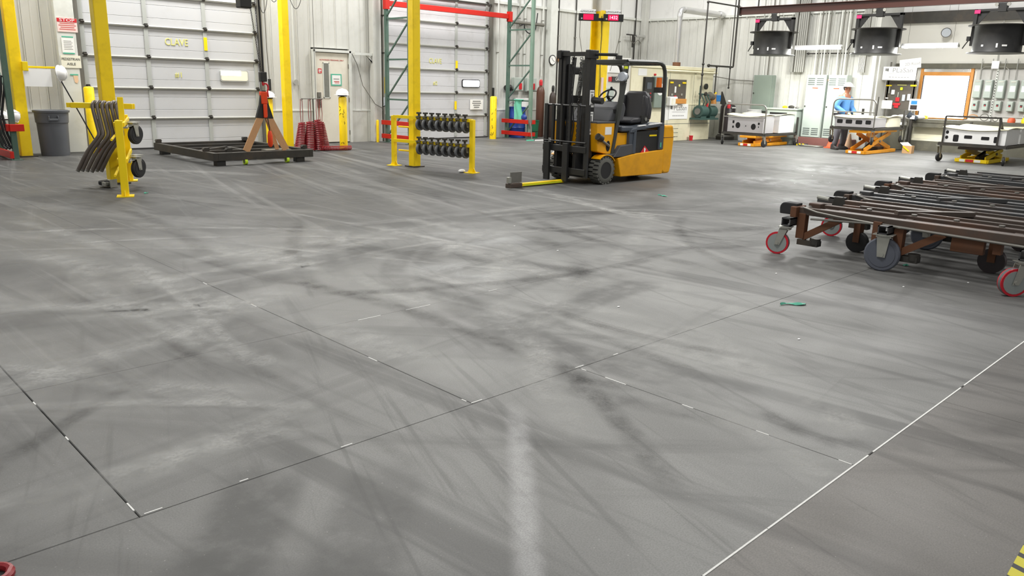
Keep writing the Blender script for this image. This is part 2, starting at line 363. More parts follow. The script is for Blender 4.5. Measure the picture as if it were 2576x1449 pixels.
# ================================================================== FLOOR
YW, XW, XR, YC = 17.40, 23.16, 24.60, 9.35      # wall planes; XR = recessed bench wall, YC = its return
floor = G().box(-6, 26, -4, 19, -.3, -.022).ob('floor', 'jointd', smooth=False)  # dark joint filler bed under the slabs
tag(floor, 'grey concrete floor slab with saw-cut joints and tyre marks', kind='structure')
slabcache = {}
def slab(x0, x1, y0, y1, m='conc', e=(.0005, .0005, .0005, .0005)):
    """one slab; e = half joint width on the x0, x1, y0, y1 edges"""
    sx, sy = x1-x0, y1-y0; key = (round(sx, 3), round(sy, 3), m, e)
    if key not in slabcache:
        A, B, C, D = -sx/2+e[0], sx/2-e[1], -sy/2+e[2], sy/2-e[3]; z = -.003
        k = [min(.004, max(.0006, q*1.6)) for q in e]
        vs = [(A,C,-.02),(B,C,-.02),(B,D,-.02),(A,D,-.02),(A,C,z),(B,C,z),(B,D,z),(A,D,z),(A+k[0],C+k[2],0),(B-k[1],C+k[2],0),(B-k[1],D-k[3],0),(A+k[0],D-k[3],0)]
        fs = [(0,3,2,1),(8,9,10,11)] + [(i,(i+1)%4,4+(i+1)%4,4+i) for i in range(4)] + [(4+i,4+(i+1)%4,8+(i+1)%4,8+i) for i in range(4)]
        o = G().add(vs, fs).ob('slab', m, floor, smooth=False); slabcache[key] = o.data
    else:
        o = bpy.data.objects.new('slab', slabcache[key]); COL.objects.link(o); o.parent = floor
    o.location = ((x0+x1)/2, (y0+y1)/2, 0)
JX = [.81 + 1.555*k for k in range(-3, 17)]; JY = [1.13 + 1.528*k for k in range(0, 13)]
def jx(x, j): return .0019 if abs(x-.81) < .01 and j < 4 else .0015 if abs(x-2.365) < .01 and j < 3 else .0005
for i in range(len(JX)-1):
    for j in range(1, 11):
        slab(JX[i], min(JX[i+1], 25.6), JY[j], JY[j+1], 'conc', (jx(JX[i], j), jx(JX[i+1], j), (.0017 if JX[i] < .5 else .0010 if JX[i] < 5 else .0005) if j == 1 else .0005, .0005))
for x in range(-1, 8):
    f = lambda q: .0013 if abs(q-3.14) < .01 else .0005
    slab(.03 + 3.11*(x-1), .03 + 3.11*x, JY[0], JY[1], 'conc', (f(.03 + 3.11*(x-1)), f(.03 + 3.11*x), .002, .0012))
for x in range(-1, 5): slab(-1.0 + 5.2*(x-1), -1.0 + 5.2*x, JY[0]-4.6, JY[0], 'conc_d', (.0005, .0005, .0005, .002))
g = G()
x = -3.0
while x < 12:                                     # chalky sealant along the construction joint
    w = random.uniform(.3, 1.2); g.box(x, x+w, JY[0]-.003, JY[0]+.004, -.006, .0012); x += w + random.choice((.004, .01, .05))
tag(g.ob('joint_sealant', 'joint', floor, smooth=False), 'white chalky sealant strip in the floor joint')
g = G()
for (x, y, l, d) in ((.86,2.67,.09,'x'),(2.40,2.67,.10,'x'),(1.66,2.67,.08,'x'),(1.2,2.67,.05,'x'),(3.16,2.67,.10,'x'),(3.48,2.67,.06,'x'),(2.36,4.92,.12,'y'),(2.36,3.5,.12,'y'),(3.14,1.17,.08,'y'),
                     (3.14,1.55,.09,'y'),(3.14,1.95,.09,'y'),(3.14,2.4,.2,'y'),(3.14,2.62,.05,'y'),(.81,4.0,.06,'y'),(.81,3.5,.06,'y'),(.81,2.75,.1,'y'),(2.36,2.72,.05,'y'),(2.8,4.18,.25,'x'),(3.2,4.18,.3,'x'),(3.92,4.2,.12,'x'),(2.36,5.7,.1,'y')):
    l *= .7
    if d == 'x': g.box(x-l/2, x+l/2, y-.003, y+.003, -.008, .001)
    else: g.box(x-.003, x+.003, y-l/2, y+l/2, -.008, .001)
g.ob('joint_chip', 'joint', floor, smooth=False)
# worn wheel tracks on the slab: tone, half width, polyline in metres
TRACKS = (
    ('pale', 0.14, [(1.48, 7.84), (1.95, 6.77), (2.18, 5.52), (2.46, 4.45), (2.56, 3.36), (2.62, 2.65)]),
    ('pale', 0.1, [(5.99, 4.24), (4.36, 2.67), (3.77, 1.71), (3.42, 1.11)]),
    ('pale', 0.1, [(0.45, 2.98), (0.9, 3.01), (1.58, 3.12), (2.02, 3.13)]),
    ('pale', 0.16, [(3.15, 4.96), (3.61, 3.63), (3.88, 2.53), (3.66, 1.65)]),
    ('dark', 0.045, [(3.66, 5.05), (3.85, 3.87), (3.86, 2.94), (4.03, 2.08)]),
    ('dark', 0.05, [(3.51, 4.65), (3.65, 3.48), (3.62, 2.57), (3.54, 2.04)]),
    ('dark', 0.03, [(1.73, 5.41), (1.79, 4.14), (1.82, 3.17), (1.76, 2.3)]),
    ('dark', 0.06, [(2.78, 2.69), (2.98, 2.14), (3.12, 1.72)]),
    ('dark', 0.05, [(2.9, 2.78), (3.18, 2.17), (3.33, 2.01)]),
    ('dark', 0.09, [(5.77, 5.65), (5.36, 4.73), (4.76, 4.02), (4.04, 3.54)]),
    ('dark', 0.06, [(4.53, 8.09), (3.55, 6.54), (3.03, 5.38), (2.98, 4.8)]),
    ('pale', 0.1, [(4.4, 7.53), (3.53, 6.12), (3.19, 5.25)]),
    ('dark', 0.06, [(2.66, 6.77), (2.78, 5.74), (3.04, 4.68), (3.11, 3.47), (3.05, 2.46)]),
    ('pale', 0.08, [(3.42, 2.83), (3.38, 2.18), (3.02, 1.33), (2.98, 1.14)]),
    ('dark', 0.05, [(3.15, 2.87), (2.89, 2.32), (2.53, 1.72), (2.35, 1.48)]),
    ('pale', 0.12, [(2.53, 8.04), (3.06, 6.47), (3.2, 4.93)]),
    ('dark', 0.05, [(1.26, 6.77), (1.57, 5.53), (1.62, 4.51), (1.59, 3.7)]),
    ('pale', 0.12, [(5.2, 2.74), (4.49, 2.79), (3.52, 2.55)]),
    ('dark', 0.05, [(3.44, 1.84), (3.28, 1.37), (3.4, 1.15)]),
)
def track_mat(name, col, amt):
    m = bpy.data.materials.new(name); m.use_nodes = True; nt = m.node_tree; N, L = nt.nodes, nt.links; b = N['Principled BSDF']
    b.inputs['Base Color'].default_value = col; b.inputs['Roughness'].default_value = .6; b.inputs['Specular IOR Level'].default_value = .25
    at = N.new('ShaderNodeAttribute'); at.attribute_name = 'fade'; geo = N.new('ShaderNodeNewGeometry')
    def mul(x, y):
        n = N.new('ShaderNodeMath'); n.operation = 'MULTIPLY'; L.new(x, n.inputs[0])
        if isinstance(y, float): n.inputs[1].default_value = y
        else: L.new(y, n.inputs[1])
        return n.outputs[0]
    f = at.outputs['Fac']
    for sc, lo, hi, t0 in ((1.2, .36, .6, .2), (9, .3, .62, .25), (60, .3, .6, .55)):
        n = N.new('ShaderNodeTexNoise'); n.inputs['Scale'].default_value = sc; n.inputs['Detail'].default_value = 4; L.new(geo.outputs['Position'], n.inputs['Vector'])
        r = N.new('ShaderNodeMapRange'); r.inputs['From Min'].default_value = lo; r.inputs['From Max'].default_value = hi; r.inputs['To Min'].default_value = t0
        L.new(n.outputs['Fac'], r.inputs['Value']); f = mul(f, r.outputs['Result'])
    L.new(mul(f, amt), b.inputs['Alpha'])
    return m
M['track_pale'] = track_mat('pale_tyre_dust', rgb(200, 200, 196), .40); M['track_dark'] = track_mat('dark_tyre_rubber', rgb(66, 65, 63), .36)
def smooth_line(P, n=8):
    out = []
    for i in range(len(P)-1):
        p0, p1, p2, p3 = (Vector(P[max(i-1, 0)]), Vector(P[i]), Vector(P[i+1]), Vector(P[min(i+2, len(P)-1)]))
        for k in range(n):
            t = k/n; out.append(.5*((2*p1) + (p2-p0)*t + (2*p0-5*p1+4*p2-p3)*t*t + (3*p1-p0-3*p2+p3)*t**3))
    return out + [Vector(P[-1])]
ntr = 0
def track(tone, w, pl):
    """thin film of dust or rubber left by a wheel"""
    global ntr
    C = smooth_line(pl); vs, fs, fd = [], [], []; z = .0004 + .00006*ntr; ntr += 1
    for i, c in enumerate(C):
        d = (C[min(i+1, len(C)-1)] - C[max(i-1, 0)]).normalized(); nrm = Vector((-d.y, d.x)); e = min(1, min(i, len(C)-1-i)/4)
        for k, f in ((-1.6, 0), (-.5, 1), (.5, 1), (1.6, 0)):
            q = c + nrm*w*k; vs.append((q.x, q.y, z)); fd.append(f*e)
    for i in range(len(C)-1):
        for k in range(3): a = i*4+k; fs.append((a, a+4, a+5, a+1))
    o = G().add(vs, fs).ob('tyre_mark', 'track_' + tone, floor, smooth=False, clean=False)
    at = o.data.attributes.new('fade', 'FLOAT', 'POINT'); at.data.foreach_set('value', fd)
for tr in TRACKS: track(*tr)
R_ = random.Random(11)
for k in range(46):                              # lighter random traffic: sweeping turns between the door and the aisle
    a = R_.uniform(-.5, .9) if k % 3 else R_.uniform(1.2, 2.2); x, y = R_.uniform(1.5, 9), R_.uniform(2.8, 7.0); cv = R_.uniform(-.28, .28); pl = []
    for j in range(7):
        pl.append((x, y)); x -= math.sin(a)*.55; y += math.cos(a)*.55; a += cv*.55
    track(R_.choice(('pale', 'dark', 'pale')), R_.uniform(.03, .11), pl)
# ================================================================== WALL WITH THE BIG DOORS  (faces -Y)
wl = G().box(-4, 26, YW+.09, YW+.3, 0, 7).ob('wall_left', 'wallback', smooth=False)
tag(wl, 'ribbed light grey metal wall holding the two overhead doors', kind='structure')
wr = G().box(XW+.09, XW+.3, YC, YW+.09, 0, 7).box(XW+.3, XR+.3, YC+.1, YC+.3, 0, 7).box(XR+.09, XR+.3, -3, YC+.1, 0, 7).ob('wall_right', 'wallback', smooth=False)
tag(wr, 'white ribbed metal wall with a recessed bench bay', kind='structure')
pancache = {}
def panel(parent, u, v, w, z0, z1, m, axis, rib=True):
    """one ribbed sheet; u = start along the wall, v = wall plane"""
    key = (round(w, 3), round(z1-z0, 3), m, rib)
    if key not in pancache:
        W = w - .006; h = z1 - z0
        if rib: prof = [(0, .09), (0, .012), (W*.45, .012), (W*.48, .007), (W*.52, .007), (W*.55, .012), (W-.030, .012), (W-.024, .0), (W-.006, .0), (W, .012), (W, .09)]
        else: prof = [(0, .09), (0, .006), (.006, 0), (W-.006, 0), (W, .006), (W, .09)]
        o = G().prism(prof, 'z', 0, h).ob('wall_panel', m, parent, smooth=False); pancache[key] = o.data
    else:
        o = bpy.data.objects.new('wall_panel', pancache[key]); COL.objects.link(o); o.parent = parent
    if axis == 'x': o.location = (u, v, z0)
    else: o.location = (v, u, z0); o.rotation_euler = (0, 0, -PI/2)
def run(parent, a, b, v, z0, z1, m, axis, w=.305, rib=True):
    n = max(1, round((b-a)/w)); ww = (b-a)/n
    for i in range(n):
        panel(parent, (a + i*ww) if axis == 'x' else (b - i*ww), v, ww, z0, z1, m, axis, rib)
D1, D2, MD = (5.08, 8.84), (12.22, 15.92), (10.16, 11.22)
for a, b in ((-.5, D1[0]), (D1[1], MD[0]), (MD[1], D2[0]), (D2[1], XW)):
    run(wl, a, b, YW, .80, 3.76, 'wallmetal', 'x'); run(wl, a, b, YW-.012, 0.0, .78, 'walllow', 'x', .61, False)
    G().box(a, b, YW-.022, YW+.05, .775, .80).ob('flashing', 'trim', wl, smooth=False)
run(wl, MD[0], MD[1], YW, 2.26, 3.76, 'wallmetal', 'x')
for a, b in ((-.5, D1[0]), (D1[1], D2[0]), (D2[1], XW)):
    run(wl, a, b, YW, 3.82, 6.9, 'wallup', 'x', 1.22, False)
for a, b in (D1, D2): run(wl, a, b, YW, 4.45, 6.9, 'wallup', 'x', 1.22, False)
for k, (a, b) in enumerate(((-.5, D1[0]), (D1[1], D2[0]), (D2[1], XW))):
    tag(G().box(a, b, YW-.05, YW+.06, 3.75, 3.82).ob('trim_%d' % (k+1), 'trim', smooth=False), 'painted girt along the top of the ribbed door-wall sheeting', kind='structure')
# right wall sheeting
run(wr, YC, YW, XW, .80, 3.74, 'wallmetal', 'y'); run(wr, YC, YW, XW-.012, 0, .78, 'walllow', 'y', .61, False)
G().box(XW-.022, XW+.05, YC, YW, .775, .80).ob('flashing', 'trim', wr, smooth=False)
run(wr, YC, YW, XW, 3.82, 6.9, 'wallup', 'y', 1.22, False)
tag(G().box(XW-.05, XW+.06, YC, YW, 3.75, 3.82).ob('trim_4', 'trim', smooth=False), 'white bracketed girt above the bench-side ribbed sheeting', kind='structure')
g = G()
for i in range(27):
    y = YC + .15 + i*.305
    if y < YW-.1: g.prism([(XW-.05, 3.75), (XW+.01, 3.75), (XW+.01, 3.66)], 'y', y-.012, y+.012)
g.ob('girt_bracket', 'trim', wr, smooth=False)
# return of the bay and recessed wall
G().box(XW-.02, XR+.1, YC-.02, YC+.11, 0, 6.9).ob('bay_return', 'wallmetal', wr, smooth=False, bevel=.01)
WIN = (7.22, 8.62, .92, 2.20)
for a, b, z0, z1 in ((2, WIN[0], 0, 3.5), (WIN[1], YC-.02, 0, 3.5), (WIN[0], WIN[1], 0, WIN[2]), (WIN[0], WIN[1], WIN[3], 3.5)):
    G().box(XR, XR+.1, a, b, z0, z1).ob('wall_panel', 'plaster', wr, smooth=False)
run(wr, 2, YC-.02, XR, 3.8, 6.9, 'wallup', 'y', 1.22, False)
tag(G().box(XR-.12, XR+.1, 2, YC-.02, 3.50, 3.80).ob('trim_5', 'darksteel', smooth=False), 'dark steel girder along the top of the bench bay wall', kind='structure')
tag(G().box(XR-.09, XR+.02, 2, YC-.05, 2.27, 2.40).ob('trim_6', 'bench', smooth=False), 'dark lintel rail above the bay window and switch boxes', kind='structure')
# corner column flashings
for n, (x0, x1, y0, y1, m) in enumerate(((4.66, 5.0, YW-.16, YW-.01, 'trim'), (11.80, 12.04, YW-.2, YW-.01, 'wallmetal'), (18.22, 18.52, YW-.22, YW-.01, 'trim'), (XW-.24, XW-.02, YW-.2, YW-.01, 'wallmetal'))):
    tag(G().box(x0, x1, y0, y1, 0, 6.9).ob('trim_%d' % (7+n), m, smooth=False, bevel=.01), ['white wall post carrying the red and paper notices', 'grey wall post beside the white vacuum pipe', 'white wall post behind the round clock', 'grey post in the far corner of the hall'][n], kind='structure')
# horizontal pipe support bracket right of the personnel door
G().box(MD[1]+.05, 12.0, YW-.16, YW-.10, 2.13, 2.19).prism([(11.62, 2.13), (11.70, 2.13), (11.98, 1.76), (11.98, 1.86)], 'y', YW-.14, YW-.10).ob('wall_bracket', 'trim', wl, smooth=False)
# ================================================================== OVERHEAD DOORS
def big_door(n, x0, x1, stiles, label, pm, rows=7):
    d = thing('door_%d' % n, label, None, (0, 0, 0)); tag(d, kind='structure')
    Yf = YW + .02; h = .614
    for k in range(rows):
        z0 = .03 + k*h
        # a section: face with two shallow grooves
        prof = [(Yf+.05, 0), (Yf, 0), (Yf, h*.275-.006), (Yf+.008, h*.275), (Yf, h*.275+.006), (Yf, h*.69-.006), (Yf+.008, h*.69), (Yf, h*.69+.006), (Yf, h-.006), (Yf+.05, h-.006)]
        o = G().prism(prof, 'x', x0+.02, x1-.02).ob('door_section', pm, d, smooth=False); o.location.z = z0
        # strut under each joint
        if k: tag(G().prism([(Yf-.045, -.005), (Yf, .018), (Yf, -.042), (Yf-.035, -.036)], 'x', x0+.03, x1-.03).ob('strut', 'strut', d, smooth=False)).location.z = z0
        for sx in stiles:
            st = G().box(sx-.042, sx+.042, Yf-.022, Yf, .03, h-.045).ob('stile', 'stile', d, smooth=False, bevel=.005); st.location.z = z0
            if k: G().box(sx-.025, sx+.04, Yf-.045, Yf-.02, -.03, .05).cyl((sx-.01, Yf-.045, .01), (sx+.05, Yf-.045, .01), .013, n=8).ob('hinge', 'darksteel', d, smooth=False).location.z = z0
    G().box(x0, x1, Yf-.02, Yf+.06, 0, .032).ob('bottom_seal', 'rubber', d, smooth=False)
    for sx in (x0-.02, x1+.02):
        G().box(sx-.035, sx+.035, Yf-.10, Yf+.05, 0, 4.4).ob('track', 'conduitd', d, smooth=False)
    return d
d1 = big_door(1, D1[0], D1[1], (5.16, 6.37, 7.60, 8.74), 'large grey white sectional overhead door stencilled CLAVE #1', 'doorpan')
d2 = big_door(2, D2[0], D2[1], (12.32, 13.35, 14.68, 15.80), 'grey white sectional overhead door stencilled CLAVE behind the red rack beam', 'doorpan2')
Yd = YW - .006
text('lettering', 'CLAVE', .20, (6.985, Yd+.02, 2.195), RW, 'stencil', d1, .003, sx=.83)
text('lettering', '#1', .16, (6.985, Yd+.02, 1.53), RW, 'stencil', d1, .003)
text('lettering', 'CLAVE', .19, (13.95, Yd+.02, 2.08), RW, 'stencil', d2, .003, sx=.78)
text('lettering', '#2', .14, (13.95, Yd+.02, 1.50), RW, 'stencil', d2, .003)
for d, x, z0, z1 in ((d1, 7.60, 2.06, 2.33), (d2, 14.69, 1.90, 2.12), (d2, 14.66, .80, 1.03)):
    tag(G().box(x-.036, x+.036, YW-.012, YW-.002, z0, z1).ob('tape_strip', 'yellow2', d, smooth=False), 'yellow tape strip on the stile')
def rrect(x0, x1, z0, z1, r, n=5):
    P = []
    for cx, cz, a in ((x1-r, z0+r, -PI/2), (x1-r, z1-r, 0), (x0+r, z1-r, PI/2), (x0+r, z0+r, PI)):
        for i in range(n+1): P.append((cx + r*math.cos(a+PI/2*i/n), cz + r*math.sin(a+PI/2*i/n)))
    return P
for d, x0, x1, z0, z1, m in ((d1, 7.88, 8.54, 1.42, 1.67, 'daybeige'), (d2, 14.90, 15.56, 1.41, 1.63, 'day')):
    G().prism(rrect(x0, x1, z0, z1, .05), 'y', YW-.012, YW+.03).ob('window_frame', 'stile' if m != 'day' else 'rubber', d, smooth=False)
    G().prism(rrect(x0+.022, x1-.022, z0+.022, z1-.022, .04), 'y', YW-.016, YW-.008).ob('window_pane', m, d, smooth=False)
tag(G().box(7.90, 8.36, YW-.019, YW-.014, 1.55, 1.65).ob('pane_glare', 'day', d1, smooth=False), 'bright sky seen through the upper part of the door window')
G().box(12.9, 15.9, YW-.10, YW-.06, 3.66, 3.70).ob('torsion_bar', 'pipeblack', d2, smooth=False)
pn = thing('paper_notice', 'white printed notice taped to the lower right of the far overhead door', 'notice', (15.45, YW-.004, .94))
G().box(-.25, .25, -.004, 0, -.14, .14).ob('sheet', 'paper', pn, smooth=False)
for k, w in enumerate((.15, .17, .13, .10)): G().box(-w, w, -.0055, -.004, .075-.055*k, .105-.055*k).ob('print_line', 'inkgrey', pn, smooth=False)
# ================================================================== PERSONNEL DOOR
d3 = thing('door_3', 'cream steel personnel door with a narrow glass slot and bar handle', None, (10.69, YW-.03, 0)); tag(d3, kind='structure')
G().box(-.53, -.47, -.06, .1, 0, 2.22).box(.47, .53, -.06, .1, 0, 2.22).box(-.53, .53, -.06, .1, 2.16, 2.22).ob('door_frame', 'trim', d3, smooth=False, bevel=.006)
lf = G().box(-.46, .46, -.012, .04, .02, 2.15).ob('door_leaf', 'creamdoor', d3, smooth=False, bevel=.004)
G().box(-.235, -.095, -.02, -.012, 1.10, 1.90).ob('slot_window', 'glass', lf, smooth=False)
for (a, b, c, d) in ((-.255, -.235, 1.08, 1.92), (-.095, -.075, 1.08, 1.92), (-.255, -.075, 1.90, 1.92), (-.255, -.075, 1.08, 1.10)):
    G().box(a, b, -.024, -.010, c, d).ob('slot_bead', 'trim', lf, smooth=False)
G().box(-.43, -.34, -.05, -.012, .86, 1.22).cyl((-.385, -.05, .93), (-.385, -.075, 1.0), .02).bar((-.385, -.075, .95), (-.385, -.075, 1.12), .025, .02).ob('handle', 'steel', lf, smooth=False, bevel=.004)
for z in (.25, 1.05, 1.85): G().cyl((.462, -.02, z-.05), (.462, -.02, z+.05), .012, n=8).ob('hinge', 'steel', lf)
text('lettering', 'AUTHORIZED PERSONNEL ONLY', .045, (0, -.015, 1.98), RW, 'inkred', lf, .001)
nt_ = thing('framed_notice', 'white notice with green tape edges on the personnel door', 'notice', (10.80, YW-.048, 1.52))
G().box(-.15, .15, -.003, 0, -.14, .14).ob('backing', 'teal', nt_, smooth=False); G().box(-.12, .12, -.005, -.003, -.11, .11).ob('sheet', 'paper', nt_, smooth=False)
G().box(-.08, .08, -.006, -.005, .01, .03).ob('print_line', 'inkgrey', nt_, smooth=False); G().box(-.07, .08, -.006, -.005, -.05, -.03).box(-.05, .08, -.006, -.005, -.08, -.065).ob('print_line', 'inkred', nt_, smooth=False)
nr = thing('red_door_sticker', 'small red square sticker beside the slot window of the personnel door', 'sticker', (10.35, YW-.046, 1.72))
G().box(-.05, .05, -.003, 0, -.055, .055).ob('sheet', 'redsign', nr, smooth=False); G().box(-.035, .035, -.005, -.003, .0, .03).box(-.035, .02, -.005, -.003, -.035, -.015).ob('print', 'paper', nr, smooth=False)
# ================================================================== BAY WINDOW
w1 = thing('window_1', 'bright daylight window in a golden wooden frame over the bench', None, (XR, 0, 0)); tag(w1, kind='structure')
a, b, z0, z1 = WIN
G().box(.02, .05, a+.1, b-.1, z0+.0, z1-.12).ob('pane', 'day', w1, smooth=False)
for nm, q in (('jamb', (a+.01, a+.09, z0, z1+.07)), ('jamb', (b-.09, b-.01, z0, z1+.07)), ('head_rail', (a+.09, b-.09, z1-.13, z1-.03)), ('sill_rail', (a+.09, b-.09, z0-.03, z0+.0))):
    G().box(-.04, .06, q[0], q[1], q[2], q[3]).ob(nm, 'wood', w1, smooth=False, bevel=.006)
for q in ((a+.09, a+.115), (b-.115, b-.09)): G().box(-.015, .055, q[0], q[1], z0+.04, z1-.13).ob('blind_channel', 'coverb', w1, smooth=False)
G().box(-.03, .05, a+.09, b-.09, z1-.03, z1+.05).ob('roller_blind', 'duct', w1, smooth=False)
# ================================================================== shared small things
def hard_hat(label, loc, rz=0, rot=None):
    t = thing('hard_hat', label, 'hard hat', loc, rz, 'white hard hats', rot)
    G().ball((0, 0, 0), .125, (1.12, .95, 1.0), 20, 8, 0, .5).ob('shell', 'white', t)
    pr = [(.135*math.cos(a)*(1.12+.22*max(0, math.cos(a))), .128*math.sin(a)) for a in [2*PI*i/24 for i in range(24)]]
    G().prism(pr, 'z', -.008, .004).ob('brim', 'white', t, bevel=.002)
    G().tube([(-.125, 0, .02)] + [(.142*math.cos(a), 0, .128*math.sin(a)) for a in (2.7, 2.2, 1.57, .95, .4)], .012, 6).ob('ridge', 'white', t)
    G().cyl((0, 0, -.028), (0, 0, -.006), .10, n=16).ob('headband', 'rubber', t)
    return t
def bollard(label, loc, h, r=.088, marks=False):
    t = thing('bollard', label, 'bollard', loc, 0, 'yellow steel bollards')
    G().lathe([(r, 0), (r, h-.03), (r*.82, h-.008), (r*.4, h)], 20).ob('post', 'yellow', t)
    if marks:
        g = G()
        for k in range(9):
            z = random.uniform(.12, h*.8); a = random.uniform(3.4, 4.6)
            for _ in range(3):
                a2 = a + random.uniform(-.25, .25); z2 = z + random.uniform(-.05, .05)
                g.bar(((r+.001)*math.cos(a), (r+.001)*math.sin(a), z), ((r+.001)*math.cos(a2), (r+.001)*math.sin(a2), z2), .004, .008); a, z = a2, z2
        tag(g.ob('scuff_marks', 'black', t, smooth=False), 'black scrawled scuff marks', kind='stuff')
    return t
def column(label, loc, w, top=7, base=.16, seam=False, m='yellow'):
    t = thing('steel_column', label, 'column', loc, 0, 'yellow steel columns')
    G().box(-w/2, w/2, -w/2, w/2, 0, top).ob('shaft', m, t, smooth=False, bevel=.012)
    if base: G().box(-base, base, -base, base, 0, .018).ob('base_plate', 'darksteel', t, smooth=False)
    return t
def caster(t, wr=.10, ww=.05, tread='wheelgrey', core='rubber', fork='zinc', plate='steel', top=.235, lock=False, yaw=0, trail=.03, rim=None):
    """swivel caster parts under parent t; mounting plate at z=top, wheel axis along local y"""
    X = Tm((0, 0, 0), rz=yaw); p = lambda x, y, z: tuple(X @ Vector((x, y, z)))
    zc = top - (.235-.1)*wr/.1 if False else wr
    c0, c1 = p(trail, -ww/2, zc), p(trail, ww/2, zc)
    W = G()
    for a, b, r1, r2 in ((-ww/2, -ww/2+.01, wr*.92, wr), (-ww/2+.01, ww/2-.01, wr, wr), (ww/2-.01, ww/2, wr, wr*.92)):
        W.cyl(p(trail, a, zc), p(trail, b, zc), r1, r2, 24)
    w = W.ob('wheel', tread, t)
    G().cyl(p(trail, -ww/2-.004, zc), p(trail, ww/2+.004, zc), wr*(.82 if rim else .74), n=22).ob('wheel_core', core, w)
    if rim: G().cyl(p(trail, -ww/2-.002, zc), p(trail, ww/2+.002, zc), wr*.985, n=24).ob('tread_ring', rim, w)
    G().cyl(p(trail, -ww/2-.022, zc), p(trail, ww/2+.022, zc), wr*.14, n=8).ob('axle', 'zinc', w)
    f = G()
    for s in (-1, 1):
        y0 = s*(ww/2+.008); y1 = s*(ww/2+.014)
        poly = [(trail-wr*.22, zc-wr*.15), (trail+wr*.22, zc-wr*.15), (trail*.2+wr*.36, top-.02), (trail*.2-wr*.36, top-.02)]
        f.prism(poly, 'y', min(y0, y1), max(y0, y1), X)
    f.box(-wr*.42, wr*.42, -ww/2-.014, ww/2+.014, top-.03, top-.015, X).cyl(p(0, 0, top-.018), p(0, 0, top-.004), wr*.42, n=16)
    f.ob('fork', fork, t)
    G().box(-wr*.56, wr*.56, -wr*.5, wr*.5, top-.006, top, X).ob('mounting_plate', plate, t, smooth=False)
    if lock: G().box(-wr*1.1, -wr*.3, -.02, .02, top-.055, top-.04, X).box(-wr*1.25, -wr*1.05, -.03, .03, top-.075, top-.045, X).ob('brake_pedal', 'zinc', t, smooth=False, bevel=.004)
# ================================================================== COLUMNS
column('nearest yellow column beside the rack of bent pipes', (3.80, 12.03, 0), .172)
column('yellow column behind the rack of black casters', (8.93, 11.75, 0), .158, base=.13)
column('yellow column between the roll-up door and the personnel door', (9.07, 16.66, 0), .17)
column('yellow column behind the grey bin at the left edge', (3.80, 16.78, 0), .19)
# clock column: wide flange section
cc = thing('steel_column', 'yellow wide flange column carrying two red digital clocks behind the forklift', 'column', (14.0, 11.72, 0), 0, 'yellow steel columns')
G().box(-.14, .14, -.15, -.12, 0, 3.12).box(-.14, .14, .12, .15, 0, 3.12).box(-.012, .012, -.12, .12, 0, 3.12).ob('shaft', 'yellow', cc, smooth=False)
tag(G().box(-.14, .14, -.15, -.12, 3.12, 7).box(-.14, .14, .12, .15, 3.12, 7).box(-.012, .012, -.12, .12, 3.12, 7).ob('upper_shaft', 'plaster', cc, smooth=False), 'unpainted grey upper shaft')
G().box(-.2, .2, -.2, .2, 0, .02).ob('base_plate', 'darksteel', cc, smooth=False)
G().box(-.06, .02, -.165, -.15, 1.25, 1.72).ob('label_strip', 'paperpink', cc, smooth=False)
G().tube([(-.15, -.16, 3.0), (-.13, -.17, 2.6), (-.15, -.17, 2.2), (-.11, -.17, 1.7), (-.14, -.17, 1.2), (-.05, -.17, .9), (-.14, -.18, .8)], .008, 6).ob('cable', 'rubber', cc)
G().box(-.30, -.15, -.16, -.05, .95, 1.25).ob('junction_box', 'cabinet', cc, smooth=False, bevel=.005)
for k, (dx, dig, lab, hd) in enumerate(((-.245, '8888', 'left red digital clock on the yellow column, its digits a red blur', 'AUTOCLAVE #2'), (.235, '1432', 'right red digital clock on the yellow column, showing white digits', 'AUTOCLAVE #1'))):
    az = -.72                                        # both face the hall
    base = Vector((14.0, 11.72, 2.965)) + Vector((-.20, -.19, 0)) + Vector((math.cos(az), math.sin(az), 0))*dx*1.12
    c = thing('digital_clock', lab, 'clock', base, az, 'digital clocks on the column')
    G().box(-.215, .215, -.03, .05, -.075, .075).ob('housing', 'black', c, smooth=False, bevel=.006)
    sc = G().box(-.12, .10, -.035, -.03, -.055, .06).ob('display', 'led', c, smooth=False)
    if k: text('lettering', dig, .095, (-.008, -.0365, .0), RW, 'ledw', sc, .0008)
    G().cyl((-.155, -.03, -.03), (-.155, -.045, -.03), .018, n=10).ob('knob', 'lamp', c)
    pl = G().box(-.17, .15, -.01, 0, -.05, .05, Tm((0, 0, .115), rx=-.35)).ob('name_plate', 'white_emb', c, smooth=False)
    text('lettering', hd, .052, (-.01, -.014, .115), (PI/2-.35, 0, 0), 'ink', pl, .0008)
    G().tube([(-.18, .02, -.06), (-.17, .05, -.4), (-.10, .06, -.75), (-.02, .06, -1.0)] if k == 0 else [(.18, .02, -.05), (.17, .04, -.35), (.08, .05, -.8), (.0, .06, -1.1)], .006, 6).ob('cord', 'conduitd', c)
G().box(-.3, .3, -.02, .03, -.03, .03, Tm((14.0-.15, 11.72-.14, 2.93), rz=-.75)).ob('clock_bracket', 'black', cc, smooth=False).matrix_parent_inverse = cc.matrix_world.inverted() if False else Matrix.Translation((-14.0, -11.72, 0))
